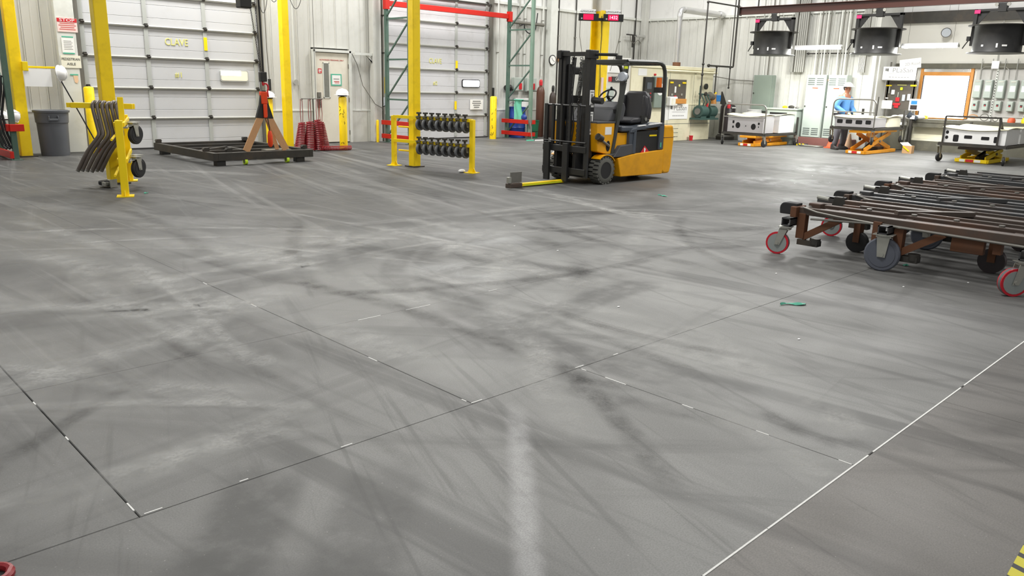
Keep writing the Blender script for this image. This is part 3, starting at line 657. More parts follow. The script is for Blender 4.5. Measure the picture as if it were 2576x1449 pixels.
# ================================================================== FAR LEFT: rack end, notices, bin
rk = thing('pallet_rack', 'green pallet rack upright with red guard rails at the left edge', 'rack', (3.50, 16.15, 0))
G().box(-.045, .045, -.04, .04, 0, 5).ob('upright', 'green', rk, smooth=False, bevel=.006)
G().box(-.045, .045, 1.0, 1.08, 0, 5).ob('upright', 'green', rk, smooth=False, bevel=.006)
G().box(-.09, .09, -.09, .09, 0, .012).ob('foot_plate', 'green', rk, smooth=False)
G().box(-.10, -.04, -.05, 1.2, .50, .62).ob('guard_rail', 'red', rk, smooth=False, bevel=.005)
G().box(-.10, -.04, -.05, 1.2, .03, .15).ob('guard_rail', 'red', rk, smooth=False, bevel=.005)
G().box(-.06, .16, -.10, -.04, .50, .62).ob('guard_rail', 'red', rk, smooth=False, bevel=.005)
G().box(-.08, .0, -.06, 1.1, 2.30, 2.42).ob('cross_beam', 'red', rk, smooth=False, bevel=.005)
for (z0, z1) in ((.2, 1.1), (1.1, 2.0), (2.0, 2.9)): G().bar((0, 0, z0), (0, 1.04, z1), .035, .03).ob('brace', 'green', rk, smooth=False)
hard_hat('white hard hat on the red rail at the left edge, behind the green upright', (3.40, 16.35, .71), .4)
hard_hat('white hard hat hung between the green upright and the yellow column', (3.60, 16.52, .74), .9, (1.0, .3, .9))
hs = thing('hose_bundle', 'bundle of black hoses hanging on the green rack upright', 'hose', (3.36, 16.2, 0))
for k in range(4):
    x = -.05*k
    G().tube([(x, .05, 1.45), (x+.12, 0, 1.42), (x+.10, 0, 1.2), (x+.02, .02, .8), (x+.06, 0, .45), (x+.12, .0, .25), (x+.16, -.06, .2)], .022, 7).ob('hose', 'rubber', hs)
am = thing('barrier_arm', 'yellow barrier arm fixed to the yellow column with a blank sheet hanging', 'barrier', (3.90, 16.62, 1.60))
G().box(0, .50, -.02, .02, -.018, .018).ob('arm', 'yellow2', am, smooth=False, bevel=.004)
G().box(-.03, .06, -.05, .05, -.07, .09).ob('bracket', 'yellow2', am, smooth=False, bevel=.006)
G().box(-.02, .42, -.035, -.03, -.34, -.03).ob('blank_sheet', 'white_emb', am, smooth=False)
hard_hat('white hard hat hooked on the end of the yellow barrier arm', (4.47, 16.60, 1.50), 0, (0, 1.45, -.75))
pr = thing('leaning_rod', 'long black rod with red foot leaning beside the grey bin', 'rod', (0, 0, 0))
G().tube([(4.44, 16.45, 1.36), (4.68, 16.44, .80), (4.95, 16.43, .16)], .012, 7).ob('shaft', 'rubber', pr)
G().bx((4.94, 16.43, .20), (.07, .05, .10)).ob('clamp', 'rubber', pr, smooth=False)
G().cyl((4.98, 16.42, .0), (4.96, 16.43, .16), .03, n=10).ob('foot', 'redsign', pr)
bn = thing('trash_can', 'round grey plastic trash can with moulded handles', 'trash can', (4.30, 16.80, 0))
prof = [(.235, 0), (.24, .02), (.262, .60), (.275, .61), (.285, .79), (.305, .795), (.31, .83), (.29, .835), (.27, .80), (.225, .03)]
G().lathe(prof, 32).ob('body', 'bin', bn)
for a in (-PI/2-.15, PI/2):
    X = Tm((0, 0, 0), rz=a)
    h = G(); h.box(.265, .335, -.085, -.065, .66, .74, X).box(.265, .335, .065, .085, .66, .74, X).box(.315, .335, -.085, .085, .66, .69, X)
    h.ob('handle', 'bin', bn, smooth=False, bevel=.006)
sg = thing('wall_sign', 'red and white STOP sign on the white wall post', 'sign', (4.86, YW-.165, 2.395))
G().box(-.175, .175, -.006, 0, -.125, .125).ob('board', 'paperpink', sg, smooth=False)
G().box(-.172, .172, -.009, -.006, .055, .123).ob('red_band', 'redsign', sg, smooth=False)
text('lettering', 'STOP', .075, (0, -.010, .087), RW, 'paper', sg, .001, sx=1.5)
for k, w in enumerate((.13, .15, .12, .14)): G().box(-w, w, -.0072, -.006, .022-.036*k, .036-.036*k).ob('print_line', 'inkred', sg, smooth=False)
sg = thing('paper_notice', 'white paper taped with green corners under the STOP sign', 'notice', (4.84, YW-.165, 2.03))
G().box(-.11, .11, -.003, 0, -.145, .145).ob('sheet', 'paper', sg, smooth=False)
for z in (-.15, .15): G().box(-.10, .10, -.005, -.003, z-.012, z+.012).ob('tape', 'teal', sg, smooth=False)
for k in range(6): G().box(-.075, .06 + .02*(k % 2), -.0045, -.003, .07-.03*k, .078-.03*k).ob('text_line', 'inkgrey', sg, smooth=False)
sg = thing('wall_sign', 'cream PEDESTRIAN AISLE sign under the paper notice', 'sign', (4.86, YW-.165, 1.725))
G().box(-.175, .175, -.006, 0, -.115, .115).ob('board', 'offwhite', sg, smooth=False)
text('lettering', 'PEDESTRIAN', .066, (0, -.008, .045), RW, 'ink', sg, .001, sx=.88); text('lettering', 'AISLE', .066, (0, -.008, -.045), RW, 'ink', sg, .001)
sg = thing('paper_notice', 'small torn peach paper held by green tape below the PEDESTRIAN AISLE sign', 'notice', (4.90, YW-.163, 1.40))
G().box(-.08, .06, -.004, 0, .07, .095).ob('tape', 'teal', sg, smooth=False); G().prism([(-.03, .07), (.05, .07), (.055, -.03), (.03, -.08), (-.01, -.06)], 'y', -.003, 0).ob('sheet', 'peach', sg, smooth=False)
# ================================================================== BOLLARDS AND HARD HATS ON THEM
bollard('yellow bollard left of the nearer roll-up door', (5.05, 17.0, 0), 1.27, .092)
bollard('yellow bollard right of the nearer roll-up door, behind the hoist', (8.80, 17.0, 0), 1.08, .088)
hard_hat('white hard hat on the bollard behind the orange hoist', (8.80, 17.0, 1.10), -.5)
bollard('scuffed yellow bollard in front of the personnel door', (9.74, 15.42, 0), 1.17, .088, True)
hard_hat('white hard hat on the scuffed bollard by the personnel door', (9.74, 15.42, 1.20), 2.6)
bollard('yellow bollard right of the far roll-up door', (15.56, 16.80, 0), 1.19, .095, True)
bollard('short thin yellow post beside the white vacuum pipe', (11.82, 17.10, 0), .56, .035)
# ================================================================== RACK OF BENT PIPES AND CASTERS
def caster_rack(label, p0, p1, h, levels, m='yellow2'):
    p0, p1 = Vector(p0), Vector(p1); d = p1 - p0; L = d.length; rz = math.atan2(d.y, d.x)
    t = thing('caster_rack', label, 'rack', (p0.x, p0.y, 0), rz)
    for x, hh in ((0, h), (L, h)):
        pw = .045 if h > .93 else .038; po = G().box(x-pw, x+pw, -pw, pw, 0, hh).ob('post', m, t, smooth=False, bevel=.006)
        G().box(x-.10, x+.10, -.10, .10, 0, .012).prism([(x-.09, .012), (x+.09, .012), (x+.04, .09), (x-.04, .09)], 'y', -.006, .006).ob('base_plate', m, po, smooth=False)
    for z in levels:
        for y in (-.05, .05):
            G().box(.03, L-.03, y-.012, y+.012, z-.03, z+.02).ob('rail', m, t, smooth=False)
        G().cyl((.03, .10, z-.19), (L-.03, .10, z-.19), .016, n=8).ob('guard_bar', m, t)
    return t, L, rz
rack2, L2, rz2 = caster_rack('low yellow rack hung with two rows of black casters', (8.73, 12.11), (9.14, 10.39), .91, (.90, .47))
pc = thing('caster', 'x', 'caster', (0, 0, 0)); caster(pc, .108, .05, 'wheelgrey', 'rubber', 'steel', 'steel', .255)
G().cyl((0, 0, .255), (0, 0, .29), .02, n=8).bx((0, 0, .305), (.07, .06, .03)).ob('stem', 'darksteel', pc)
first = True
for r, (z, row) in enumerate(((.90, 'upper'), (.47, 'lower'))):
    for k in range(8):
        c = pc if first else copy_tree(pc); first = False
        s = L2*(.35 + .082*k) + .02
        q = Vector((8.73, 12.11, 0)) + Vector((math.cos(rz2), math.sin(rz2), 0))*s
        q = q + Vector((-math.sin(rz2), math.cos(rz2), 0))*-.06; c.location = (q.x, q.y, z + .03 - .255); c.rotation_euler = (0, 0, rz2 + PI/2 + random.uniform(-.12, .18) - .12)
        tag(c, 'black caster hung on the %s rail of the yellow rack, %s from its right end' % (row, ORD[7-k]), 'caster', 'casters hung on the yellow rack')
# nearer rack with six bent handle pipes and two casters
rack1, L1, rz1 = caster_rack('yellow rack near the left column hung with bent pipes', (3.46, 10.62), (4.06, 12.20), .95, (.90, .45))
G().box(L1*.35, L1*.35+.06, -.05, .02, .9, 1.22).ob('tall_post', 'yellow2', rack1, smooth=False, bevel=.006)
ax = Vector((.78, -.62, 0)); ax.normalize()           # across the hall
tb = thing('hanging_bar', 'yellow cross bar on the left column carrying the bent pipes', 'bar', (3.66, 11.73, 1.09), math.atan2(ax.y, ax.x))
G().box(-.42, .38, -.05, -.01, -.035, .035).box(-.42, .38, .02, .06, -.035, .035).ob('rail', 'yellow2', tb, smooth=False, bevel=.004)
G().box(-.48, -.40, -.03, .03, -.03, .03).ob('end_cap', 'yellow2', tb, smooth=False)
pp = thing('bent_pipe', 'x', 'pipe', (0, 0, 0))
lp = [(.0, -.10, -.86), (.0, -.10, -.86)]
path = [(-.26, -.16, -.86), (-.12, -.17, -.62), (.02, -.165, -.44), (.045, -.15, -.38), (.03, -.13, -.30), (-.02, -.09, -.05), (-.024, -.06, .01), (-.02, 0, .035), (-.02, .06, .01), (-.02, .075, -.05), (.0, .08, -.22), (.045, .15, -.38), (.02, .0, 0)][:10]
G().tube(smooth_line(path, 4), .025, 12).ob('tube', 'hosepipe', pp)
G().cyl((-.26, -.16, -.86), (-.275, -.158, -.885), .027, n=8).ob('end_plug', 'steel', pp)
for k in range(6):
    c = pp if k == 0 else copy_tree(pp)
    q = Vector((3.66, 11.73, 1.10)) + ax*(-.10 + .062*k) + Vector((0, 0, random.uniform(-.005, .01)))
    c.location = q; c.rotation_euler = (0, 0, math.atan2(ax.y, ax.x) + random.uniform(-.06, .06))
    tag(c, 'bent brown pipe hung over the yellow cross bar, %s from the left' % ORD[k], 'pipe', 'bent pipes on the cross bar')
for k, (z, lab) in enumerate(((.90, 'large black caster hanging from the upper rail right of the bent pipes'), (.45, 'large black caster hanging from the lower rail right of the bent pipes'))):
    for j in range(2):
        c = thing('caster', lab if j == 0 else lab.replace('large black', 'half hidden black'), 'caster', (0, 0, 0), 0, 'casters on the left rack')
        caster(c, .122, .055, 'rubber', 'rubber', 'zinc', 'zinc', .29, True)
        q = Vector((3.46, 10.62, 0)) + Vector((math.cos(rz1), math.sin(rz1), 0))*(.75 + .25*j)
        c.location = (q.x + .12, q.y - .06, z - .01 - .29); c.rotation_euler = (0, 0, .55)
c = thing('caster', 'black caster lying on its side on the floor under the bent pipes', 'caster', (3.50, 11.75, .06), 0, None, (PI/2, 0, .5))
caster(c, .11, .055, 'rubber', 'rubber', 'zinc', 'zinc', .25, True)
# ================================================================== BLACK DOLLY WITH HOIST
dl = thing('steel_dolly', 'low black steel frame dolly in front of the roll-up door', 'dolly', (5.9, 13.5, 0))
W_, H_, za, zb = 1.95, 2.72, .085, .225
for nm, q in (('side_beam', (0, .09, 0, H_)), ('side_beam', (W_-.09, W_, 0, H_)), ('end_beam', (.09, W_-.09, 0, .09)), ('end_beam', (.09, W_-.09, H_-.09, H_))):
    G().box(q[0], q[1], q[2], q[3], za, zb).ob(nm, 'darksteel', dl, smooth=False, bevel=.006)
for y in (.75, 1.45, 2.15): G().box(.09, W_-.09, y, y+.08, za+.02, zb-.02).ob('cross_beam', 'darksteel', dl, smooth=False)
G().box(.9, .98, .83, 1.45, za+.02, zb-.02).ob('cross_beam', 'darksteel', dl, smooth=False); G().bar((.1, .8, .2), (.9, 1.45, .2), .06, .04).ob('cross_beam', 'darksteel', dl, smooth=False)
for (x, y) in ((.05, .4), (W_-.08, .2), (.06, H_-.1), (W_-.1, H_-.1), (.35, .15)):
    G().box(x-.045, x+.045, y-.045, y+.045, zb, zb+.04).prism([(x-.06, zb+.04), (x+.06, zb+.04), (x+.04, zb+.07), (x-.04, zb+.07)], 'y', y-.04, y+.04).ob('stacking_pad', 'darksteel', dl, smooth=False)
for (x, y) in ((.15, .1), (W_-.25, .1), (.15, H_-.15), (W_-.25, H_-.15)): G().box(x-.08, x+.08, y-.07, y+.07, 0, za).ob('foot_block', 'black', dl, smooth=False)
for (x, y) in ((.60, .04), (1.42, .04), (.6, H_-.06), (1.4, H_-.06)):
    w = G().cyl((x-.025, y, .055), (x+.025, y, .055), .055, n=18).ob('wheel', 'lime', dl); G().cyl((x-.028, y, .055), (x+.028, y, .055), .03, n=10).ob('wheel_hub', 'steel', w)
tag(G().box(1.05, 1.55, .10, .30, zb-.05, zb+.012).ob('steel_plate', 'steel', dl, smooth=False), 'bare steel plate on the front beam')
AX, AY = 6.92, 13.56
sl = thing('lifting_sling', 'tan webbing sling in an A shape over the black dolly', 'sling', (AX, AY, 0))
for (x, y, wz) in ((-.40, -.03, .0), (.38, -.04, .0), (.28, .10, .0)):
    G().bar((x, y, .235), (x*.13, y*.3, .88), .012, .13 if y < .05 else .09).ob('strap', 'tan', sl, smooth=False)
G().prism([(-.17, .82), (.17, .80), (.09, 1.05), (.045, 1.30), (-.045, 1.30), (-.09, 1.05)], 'y', -.03, .03).ob('sleeve', 'black', sl, smooth=False, bevel=.01)
ho = thing('chain_hoist', 'black chain hoist with orange hook and pendant hanging over the dolly', 'hoist', (AX, AY, 0))
G().box(-.33, -.12, .0, .2, 2.68, 3.4).ob('motor_housing', 'black', ho, smooth=False, bevel=.02)
def chain(name, p, q, r, n, m, parent):
    p, q = Vector(p), Vector(q); g = G(); d = (q-p)/n
    for i in range(n):
        c = p + d*(i+.5); a = d.orthogonal().normalized(); b = d.normalized().cross(a); u = a if i % 2 else b
        L = d.length*.72
        g.tube([c + d.normalized()*L*math.cos(t) + u*r*math.sin(t) for t in [2*PI*k/8 for k in range(8)]], r*.28, 4, True)
    return g.ob(name, m, parent)
chain('load_chain', (-.14, .1, 2.95), (-.02, .0, 1.62), .012, 70, 'darksteel', ho)
chain('hand_chain', (-.05, .1, 3.4), (-.00, .02, 1.62), .009, 80, 'black', ho)
G().tube([(-.02, 0, 3.6), (.01, 0, 2.6), (.02, .0, 1.62)], .016, 6).ob('power_cable', 'rubber', ho)
G().box(-.05, .07, -.05, .05, 1.45, 1.62).ob('hook_block', 'black', ho, smooth=False, bevel=.015)
G().tube([(.0, 0, 1.46), (.0, 0, 1.40)] + [(.05+.055*math.cos(t), 0, 1.35+.07*math.sin(t)) for t in (2.6, 1.9, 1.2, .5, -.3, -.9)] + [(.095, 0, 1.18)], .016, 7).ob('hook', 'redsign', ho)
G().box(-.06, .06, -.045, .045, 1.06, 1.28).ob('orange_strap', 'orange', ho, smooth=False, bevel=.015)
G().box(-.035, .04, -.06, -.03, .82, 1.06).ob('orange_tube', 'orange', ho, smooth=False, bevel=.012)
G().tube([(.03, -.05, .86), (.05, -.07, .68), (.055, -.07, .59)], .008, 6).ob('pendant_cable', 'rubber', ho)
G().lathe([(.02, .30), (.045, .34), (.045, .50), (.025, .59)], 12, Tm((.055, -.07, 0))).ob('pendant', 'orange', ho)
# ================================================================== RED COILED HOSES
def coil(name, label, x, y, ztop, zbot, r, turns, m, hook=True, lean=(0, 0)):
    t = thing(name, label, 'hose', (x, y, 0), 0, 'red coiled air hoses')
    n = turns*10
    pts = [(r*(.6+.4*i/n)*math.cos(2*PI*i/10) + lean[0]*i/n, r*(.6+.4*i/n)*math.sin(2*PI*i/10) + lean[1]*i/n, ztop + (zbot-ztop)*i/n) for i in range(n+1)]
    G().tube(pts, .015, 5).ob('coil', m, t)
    for dx in (-.02, .02): G().tube([(dx, 0, ztop), (dx*1.5, 0, ztop+.2), (dx, 0, 1.10)], .007, 5).ob('lead', m, t)
    G().tube([(0, 0, 1.06), (0, 0, 1.10), (.02, 0, 1.12), (.04, 0, 1.09)], .006, 5).ob('hook', 'steel', t)
    return t
for k, (dx, dy, zt, zb_, r) in enumerate(((-.24, .06, .60, .05, .11), (-.08, .0, .62, .03, .12), (.08, -.05, .66, .02, .11), (.23, .06, .60, .05, .10))):
    coil('coiled_hose', ['leftmost', 'second from left', 'third from left', 'rightmost'][k] + ' red coiled hose hanging before the personnel door', 9.07+dx, 15.55+dy, zt, zb_, r, 16, 'redcoil', lean=((k-1.5)*.05, 0))
th = thing('coiled_hose', 'red coiled hose end trailing along the floor to the scuffed bollard', 'hose', (9.14, 15.42, 0), 0, 'red coiled air hoses')
n = 170; G().tube([(.68*i/n, -.16*i/n + .045*math.sin(2*PI*i/8) - .05*math.sin(3*i/n), .06 + .045*math.cos(2*PI*i/8)) for i in range(n+1)], .010, 5).ob('coil', 'redcoil', th)
hr = thing('hose_rack', 'thin wire rail holding the red coiled hoses on two grey rods', 'rack', (9.07, 15.56, 0))
G().cyl((-.26, 0, 1.11), (.26, 0, 1.11), .010, n=8).ob('rail', 'steel', hr); G().cyl((.02, 0, 1.11), (.02, 0, 0), .010, n=8).ob('rod', 'black', hr); G().cyl((.10, .02, 1.11), (.10, .02, 5.5), .006, n=6).ob('drop_rod', 'conduitd', hr)
# ================================================================== wall fittings between the doors
vp = thing('vacuum_pipe', 'white vertical vacuum pipe with yellow label and valve', 'pipe', (12.14, YW-.24, 0))
G().cyl((0, 0, .7), (0, 0, 6.5), .038, n=14).ob('pipe', 'white', vp)
G().cyl((0, 0, 1.22), (0, 0, 1.62), .041, n=14).ob('label_band', 'yellow2', vp)
text('lettering', 'VACUUM', .075, (-.015, -.0415, 1.42), (PI/2, -PI/2, 0), 'ink', vp, .0008)
G().box(-.05, .05, -.05, .05, .95, 1.12).cyl((-.08, 0, .92), (.06, 0, .92), .02).ob('valve', 'lamp', vp)
G().bar((-.12, -.03, .90), (0, -.03, .92), .02, .02).ob('lever', 'black', vp, smooth=False)
for z in (2.2, 3.1): G().box(-.05, .05, -.045, .16, z, z+.03).ob('clamp', 'darksteel', vp, smooth=False)
wc = thing('wall_cable', 'thin grey cable looping down the wall right of the personnel door', 'cable', (0, 0, 0))
G().tube([(11.25, YW-.07, 2.16), (11.40, YW-.07, 1.9), (11.55, YW-.07, 1.4), (11.8, YW-.24, .95), (12.06, YW-.24, .83)], .009, 6).ob('cable', 'conduitd', wc)
cw = thing('drop_cord', 'grey cord with a black switch hanging left of the yellow column', 'cord', (9.02, YW-.06, 0))
G().tube([(-.05, 0, 5), (-.03, 0, 2.2), (.0, 0, 1.5)], .010, 6).ob('cord', 'conduitd', cw); G().box(-.03, .03, -.02, .02, 1.24, 1.5).ob('switch', 'black', cw, smooth=False, bevel=.006)
ob_ = thing('wall_outlet', 'small round grey outlet box on the wall near the personnel door', 'outlet', (9.70, YW-.02, 1.44))
G().cyl((0, 0, 0), (0, -.05, 0), .065, n=14).ob('box', 'conduit', ob_); G().cyl((0, 0, .06), (0, 0, 2.2), .010, n=6).ob('conduit', 'trim', ob_)
lc = thing('loop_cable', 'thin black cables drooping from the roof by the yellow column', 'cable', (0, 0, 0))
for (x, dx, z0) in ((9.02, .30, 3.15), (9.55, .33, 3.05), (8.75, .22, 2.9)):
    G().tube([(x + dx*(i/12-.5)*1.6, YW-.45, z0 + 2.2*(i/12-.5)**2*4*.35) for i in range(13)], .007, 5).ob('cable', 'rubber', lc)
lit = [((3.76, 10.74), 'teal', 'small green scrap on the floor by the bent pipe rack'), ((9.52, 6.63), 'teal', 'crumpled green plastic strip on the floor near the forklift'), ((5.35, 2.52), 'teal', 'long torn green film on the floor ahead of the rusty dollies'), ((7.46, 2.5), 'teal', 'tiny green scrap by the dark disc wheel')]
for k, ((x, y), m, lab) in enumerate(lit):
    t = thing('plastic_scrap', lab, 'scrap', (x, y, 0), .5+k, 'green plastic scraps')
    L = (.07, .16, .20, .05)[k]; w = (.015, .022, .018, .02)[k]; n = 9; vs = []; fs = []
    for i in range(n+1):
        u = i/n; ww = w*(.35+.65*math.sin(PI*min(1, u*1.2+.1)))
        for s in (-1, 0, 1): vs.append((L*(u-.5), s*ww + .01*math.sin(7*u), .004 + .018*abs(math.sin(5*u+s)) * (1 if s == 0 else .4)))
    for i in range(n):
        for s in range(2): a = i*3+s; fs.append((a, a+3, a+4, a+1))
    g = G().add(vs, fs); g.add([(a, b, c-.003) for a, b, c in vs], [tuple(reversed(f)) for f in fs]); g.ob('film', m, t)
t = thing('paper_scrap', 'crumpled white paper by the right foot of the caster rack', 'scrap', (9.02, 10.52, 0)); G().ball((0, 0, .03), .06, (1.3, .8, .5), 8, 5).ob('paper', 'white', t, smooth=False)
rg_ = tag(G().tube(arc((.35, 2.585, .045), .05, 0, 2*PI, 20, 'xy')[:-1], .014, 8, True).ob('red_ring', 'redcoil'), 'red ring lying on the floor at the bottom left corner', 'ring'); 
for v in rg_.data.vertices: v.co.z -= .031
hz = thing('hazard_tape', 'yellow and black hazard tape on the floor at the lower right', 'tape', (2.74, .405, 0), .05)
for k in range(7):
    G().prism([(-.30+.09*k, -.06), (-.24+.09*k, -.06), (-.20+.09*k, .06), (-.26+.09*k, .06)], 'z', .0, .0016).ob('yellow_stripe', 'haz', hz, smooth=False)
    G().prism([(-.24+.09*k, -.06), (-.21+.09*k, -.06), (-.17+.09*k, .06), (-.20+.09*k, .06)], 'z', .0, .0014).ob('black_stripe', 'hazk', hz, smooth=False)
# ================================================================== PALLET RACK AROUND THE FAR DOOR
pr_ = thing('pallet_rack', 'green pallet rack framing the far roll-up door with a red top beam', 'rack', (0, 0, 0))
for X0, mm in ((12.06, 'green'), (16.30, 'green_l')):
    for Y0 in (16.05, 17.0):
        G().box(X0-.04, X0+.04, Y0-.045, Y0+.045, .012, 6).ob('upright', 'green' if Y0 > 16.5 else mm, pr_, smooth=False, bevel=.005)
        G().box(X0-.09, X0+.09, Y0-.08, Y0+.08, 0, .012).ob('foot_plate', 'green', pr_, smooth=False)
    zz = [.12, 1.08, 2.05, 3.02, 3.99]
    for k in range(4):
        G().bar((X0, 17.0, zz[k]+.04), (X0, 16.05, zz[k+1]-.06), .03, .035).ob('brace', 'green', pr_, smooth=False)
        G().box(X0-.015, X0+.015, 16.05, 17.0, zz[k+1]-.02, zz[k+1]+.02).ob('strut', 'green', pr_, smooth=False)
    for z in (.16, .50):
        gr = G().box(X0-.11, X0-.05, 15.98, 17.12, z-.055, z+.055).ob('guard_rail', 'red', pr_, smooth=False, bevel=.005)
    for z in (.16, .50):
        G().box(X0-.10, X0+.10, 15.93, 15.98, z-.055, z+.055).ob('guard_end', 'red', pr_, smooth=False, bevel=.004)
G().box(12.06, 16.30, 16.955, 17.045, 3.325, 3.455).ob('top_beam', 'red', pr_, smooth=False, bevel=.006)
G().box(12.0, 12.12, 16.93, 17.05, 3.25, 3.52).ob('beam_connector', 'red', pr_, smooth=False); G().box(16.24, 16.36, 16.93, 17.05, 3.25, 3.52).ob('beam_connector', 'red', pr_, smooth=False)
# cable reel of hoses at the top of the right frame
cr = thing('wall_conduit', 'grey pipe bracket with cables high on the wall behind the rack', 'pipe', (0, 0, 0))
G().cyl((16.7, YW-.12, 3.28), (18.0, YW-.12, 3.28), .05).ob('pipe', 'conduitd', cr); G().tube([(17.0, YW-.15, 3.2)] + arc((17.4, YW-.15, 3.25), .25, PI, 2*PI, 8) + [(17.7, YW-.15, 3.6)], .018, 6).ob('cable', 'rubber', cr)
for k, x in enumerate((16.2, 17.05, 17.30, 17.62, 18.05)):
    t = thing('wall_conduit', ORD[k] + ' vertical conduit from the far roll-up door on the wall behind the rack', 'pipe', (x, YW-.05, 0), 0, 'vertical conduits by the far door')
    G().cyl((0, 0, (1.1, 1.7, 1.7, 1.2, 1.8)[k]), (0, 0, 6), .022, n=8).ob('pipe', 'conduit' if k % 2 else 'trim', t)
    for z in (2.4, 3.4): G().box(-.03, .03, -.025, .04, z, z+.02).ob('clip', 'conduitd', t, smooth=False)
sb = thing('door_switch', 'small black door control hanging beside the yellow bollard', 'switch', (16.02, YW-.06, 0)); G().cyl((0, 0, 1.42), (0, 0, 4), .006, n=6).ob('cord', 'conduitd', sb); G().box(-.04, .04, -.03, .03, 1.18, 1.42).ob('switch', 'black', sb, smooth=False, bevel=.006)
# ---- drums, cloth, mop, bin behind the rack guard
dr = thing('steel_drum', 'blue steel drum standing behind the red rack guard', 'drum', (16.67, 17.0, 0))
G().lathe([(.27, 0), (.285, .01), (.285, .03), (.275, .04), (.275, .28), (.287, .30), (.275, .32), (.275, .56), (.287, .58), (.275, .60), (.275, .86), (.285, .87), (.285, .89), (.26, .89), (.26, .875)], 28).ob('body', 'blue', dr)
for x, h_ in ((-.17, .05), (-.13, .08), (-.08, .10), (-.02, .10), (.04, .05)): G().box(x-.012, x+.012, -.279-.0*x, -.262, .46, .46+h_).ob('paint_mark', 'paper', dr, smooth=False)
bk = thing('wire_hoop', 'thin wire hoop standing on top of the blue drum', 'hoop', (16.45, 16.95, .89)); G().tube(arc((0, 0, 0), .13, 0, PI, 12), .010, 6).ob('wire', 'steel', bk)
gb = thing('waste_bin', 'small dark green bin behind the red rack guard', 'bin', (17.0, 16.62, 0)); G().lathe([(.15, 0), (.18, .5), (.19, .5), (.19, .52), (.165, .52), (.14, .02)], 20).ob('body', 'binblue', gb); G().cyl((0, 0, .2), (0, 0, .21), .17, n=20).ob('liner', 'rubber', gb)
tw = thing('cloth', 'green cloth draped over the rack strut above the blue drum', 'cloth', (16.30, 16.50, 0))
vs, fs = [], []; nx, nz = 9, 12
for s, off in ((1, 0), (-1, .012)):
    for j in range(nz+1):
        for i in range(nx+1):
            u, v = i/nx-.5, j/nz
            vs.append((-.035 - .02*math.sin(9*u+3*v) - off, .32*u + .05*v*(1-v) + .02*math.sin(6*v), 1.11 - .58*v + .02*math.cos(8*u)*v))
n0 = (nx+1)*(nz+1)
for q in range(2):
    for j in range(nz):
        for i in range(nx):
            a = q*n0 + j*(nx+1)+i; f = (a, a+1, a+nx+2, a+nx+1); fs.append(f if q else f[::-1])
G().add(vs, fs).ob('fabric', 'towel', tw); G().bx((-.04, .0, 1.105), (.10, .33, .03)).ob('fold', 'towel', tw, bevel=.012)
bc = thing('cloth', 'dark blue rag hanging below the green cloth on the rack brace', 'cloth', (16.26, 16.26, .62)); G().ball((0, 0, 0), .11, (.5, 1, .8), 10, 6).ball((0, -.06, -.1), .07, (.5, 1, .9), 8, 5).ob('fabric', 'blue', bc)
mp = thing('floor_squeegee', 'green and white floor squeegee leaning on the red rack guard', 'squeegee', (16.0, 15.72, 0))
G().tube([(.06, .0, .03), (.12, .12, .40), (.16, .24, .74)], .013, 7).ob('handle', 'steel', mp)
G().box(-.14, .12, -.03, .03, 0, .035).ob('green_head', 'towel', mp, smooth=False, bevel=.008); G().box(.10, .42, -.11, -.07, 0, .035).ob('white_head', 'white', mp, smooth=False, bevel=.008)
G().lathe([(.02, -.1), (.06, .1), (.05, .16)], 10, Tm((.17, .20, .42))).ob('grey_rag', 'steel', mp)
for k, (x, lab) in enumerate(((16.97, 'left grey wall dispenser with a red tag behind the rack'), (17.52, 'right grey wall dispenser with a red tag beside the brown cylinder'))):
    t = thing('wall_dispenser', lab, 'dispenser', (x, YW-.10, 1.53), 0, 'grey wall dispensers'); G().box(-.20, .20, -.08, .06, -.20, .20).ob('case', 'cabinet', t, smooth=False, bevel=.015)
    G().box(.0, .11, -.10, -.08, -.14, .04).ob('red_tag', 'redsign', t, smooth=False, bevel=.004); G().box(-.20, .2, -.10, -.08, -.20, -.17).ob('lip', 'conduitd', t, smooth=False)
bt = thing('wall_motor', 'small black motor with bracket on the wall behind the rack brace', 'motor', (16.62, YW-.10, 1.42)); G().cyl((-.12, 0, 0), (.08, 0, .02), .08, n=12).bx((.1, 0, -.05), (.1, .1, .06)).ob('body', 'black', bt)
wp = thing('wall_panel_box', 'white box on the wall behind the rack post', 'box', (17.2, YW-.07, .98)); G().box(-.28, .28, -.03, .05, -.16, .16).ob('case', 'white', wp, smooth=False, bevel=.01)
def gas(label, loc, r, h, m, capm):
    t = thing('gas_cylinder', label, 'cylinder', loc, 0, 'gas cylinders')
    G().lathe([(r*.92, 0), (r, .03), (r, h-.22), (r*.94, h-.15), (r*.7, h-.07), (r*.38, h-.03), (r*.36, h)], 22).ob('body', m, t)
    G().lathe([(r*.42, h), (r*.44, h+.10), (r*.36, h+.15), (r*.2, h+.17)], 12).ob('cap', capm, t); G().cyl((-r*.9, 0, h-.20), (r*.9, 0, h-.20), .006, n=6).ob('chain', 'steel', t)
gas('tall brown gas cylinder with a red cap against the wall', (17.66, 16.98, 0), .125, 1.52, 'cyl', 'redsign')
gas('dark gas cylinder with a black cap right of the brown one', (17.82, 16.62, 0), .105, 1.36, 'cyldark', 'black')
ck = thing('wall_clock', 'round black rimmed wall clock on the white wall post', 'clock', (18.30, YW-.24, 2.28))
G().lathe([(.15, 0), (.155, .03), (.14, .04), (.13, .03)], 30, Tm((0, 0, 0), rx=PI/2)).ob('rim', 'black', ck); G().cyl((0, -.028, 0), (0, -.032, 0), .128, n=30).ob('face', 'paper', ck)
G().bar((0, -.034, 0), (-.05, -.034, .07), .004, .012).ob('hour_hand', 'ink', ck, smooth=False); G().bar((0, -.035, 0), (.085, -.035, -.045), .004, .008).ob('minute_hand', 'ink', ck, smooth=False)
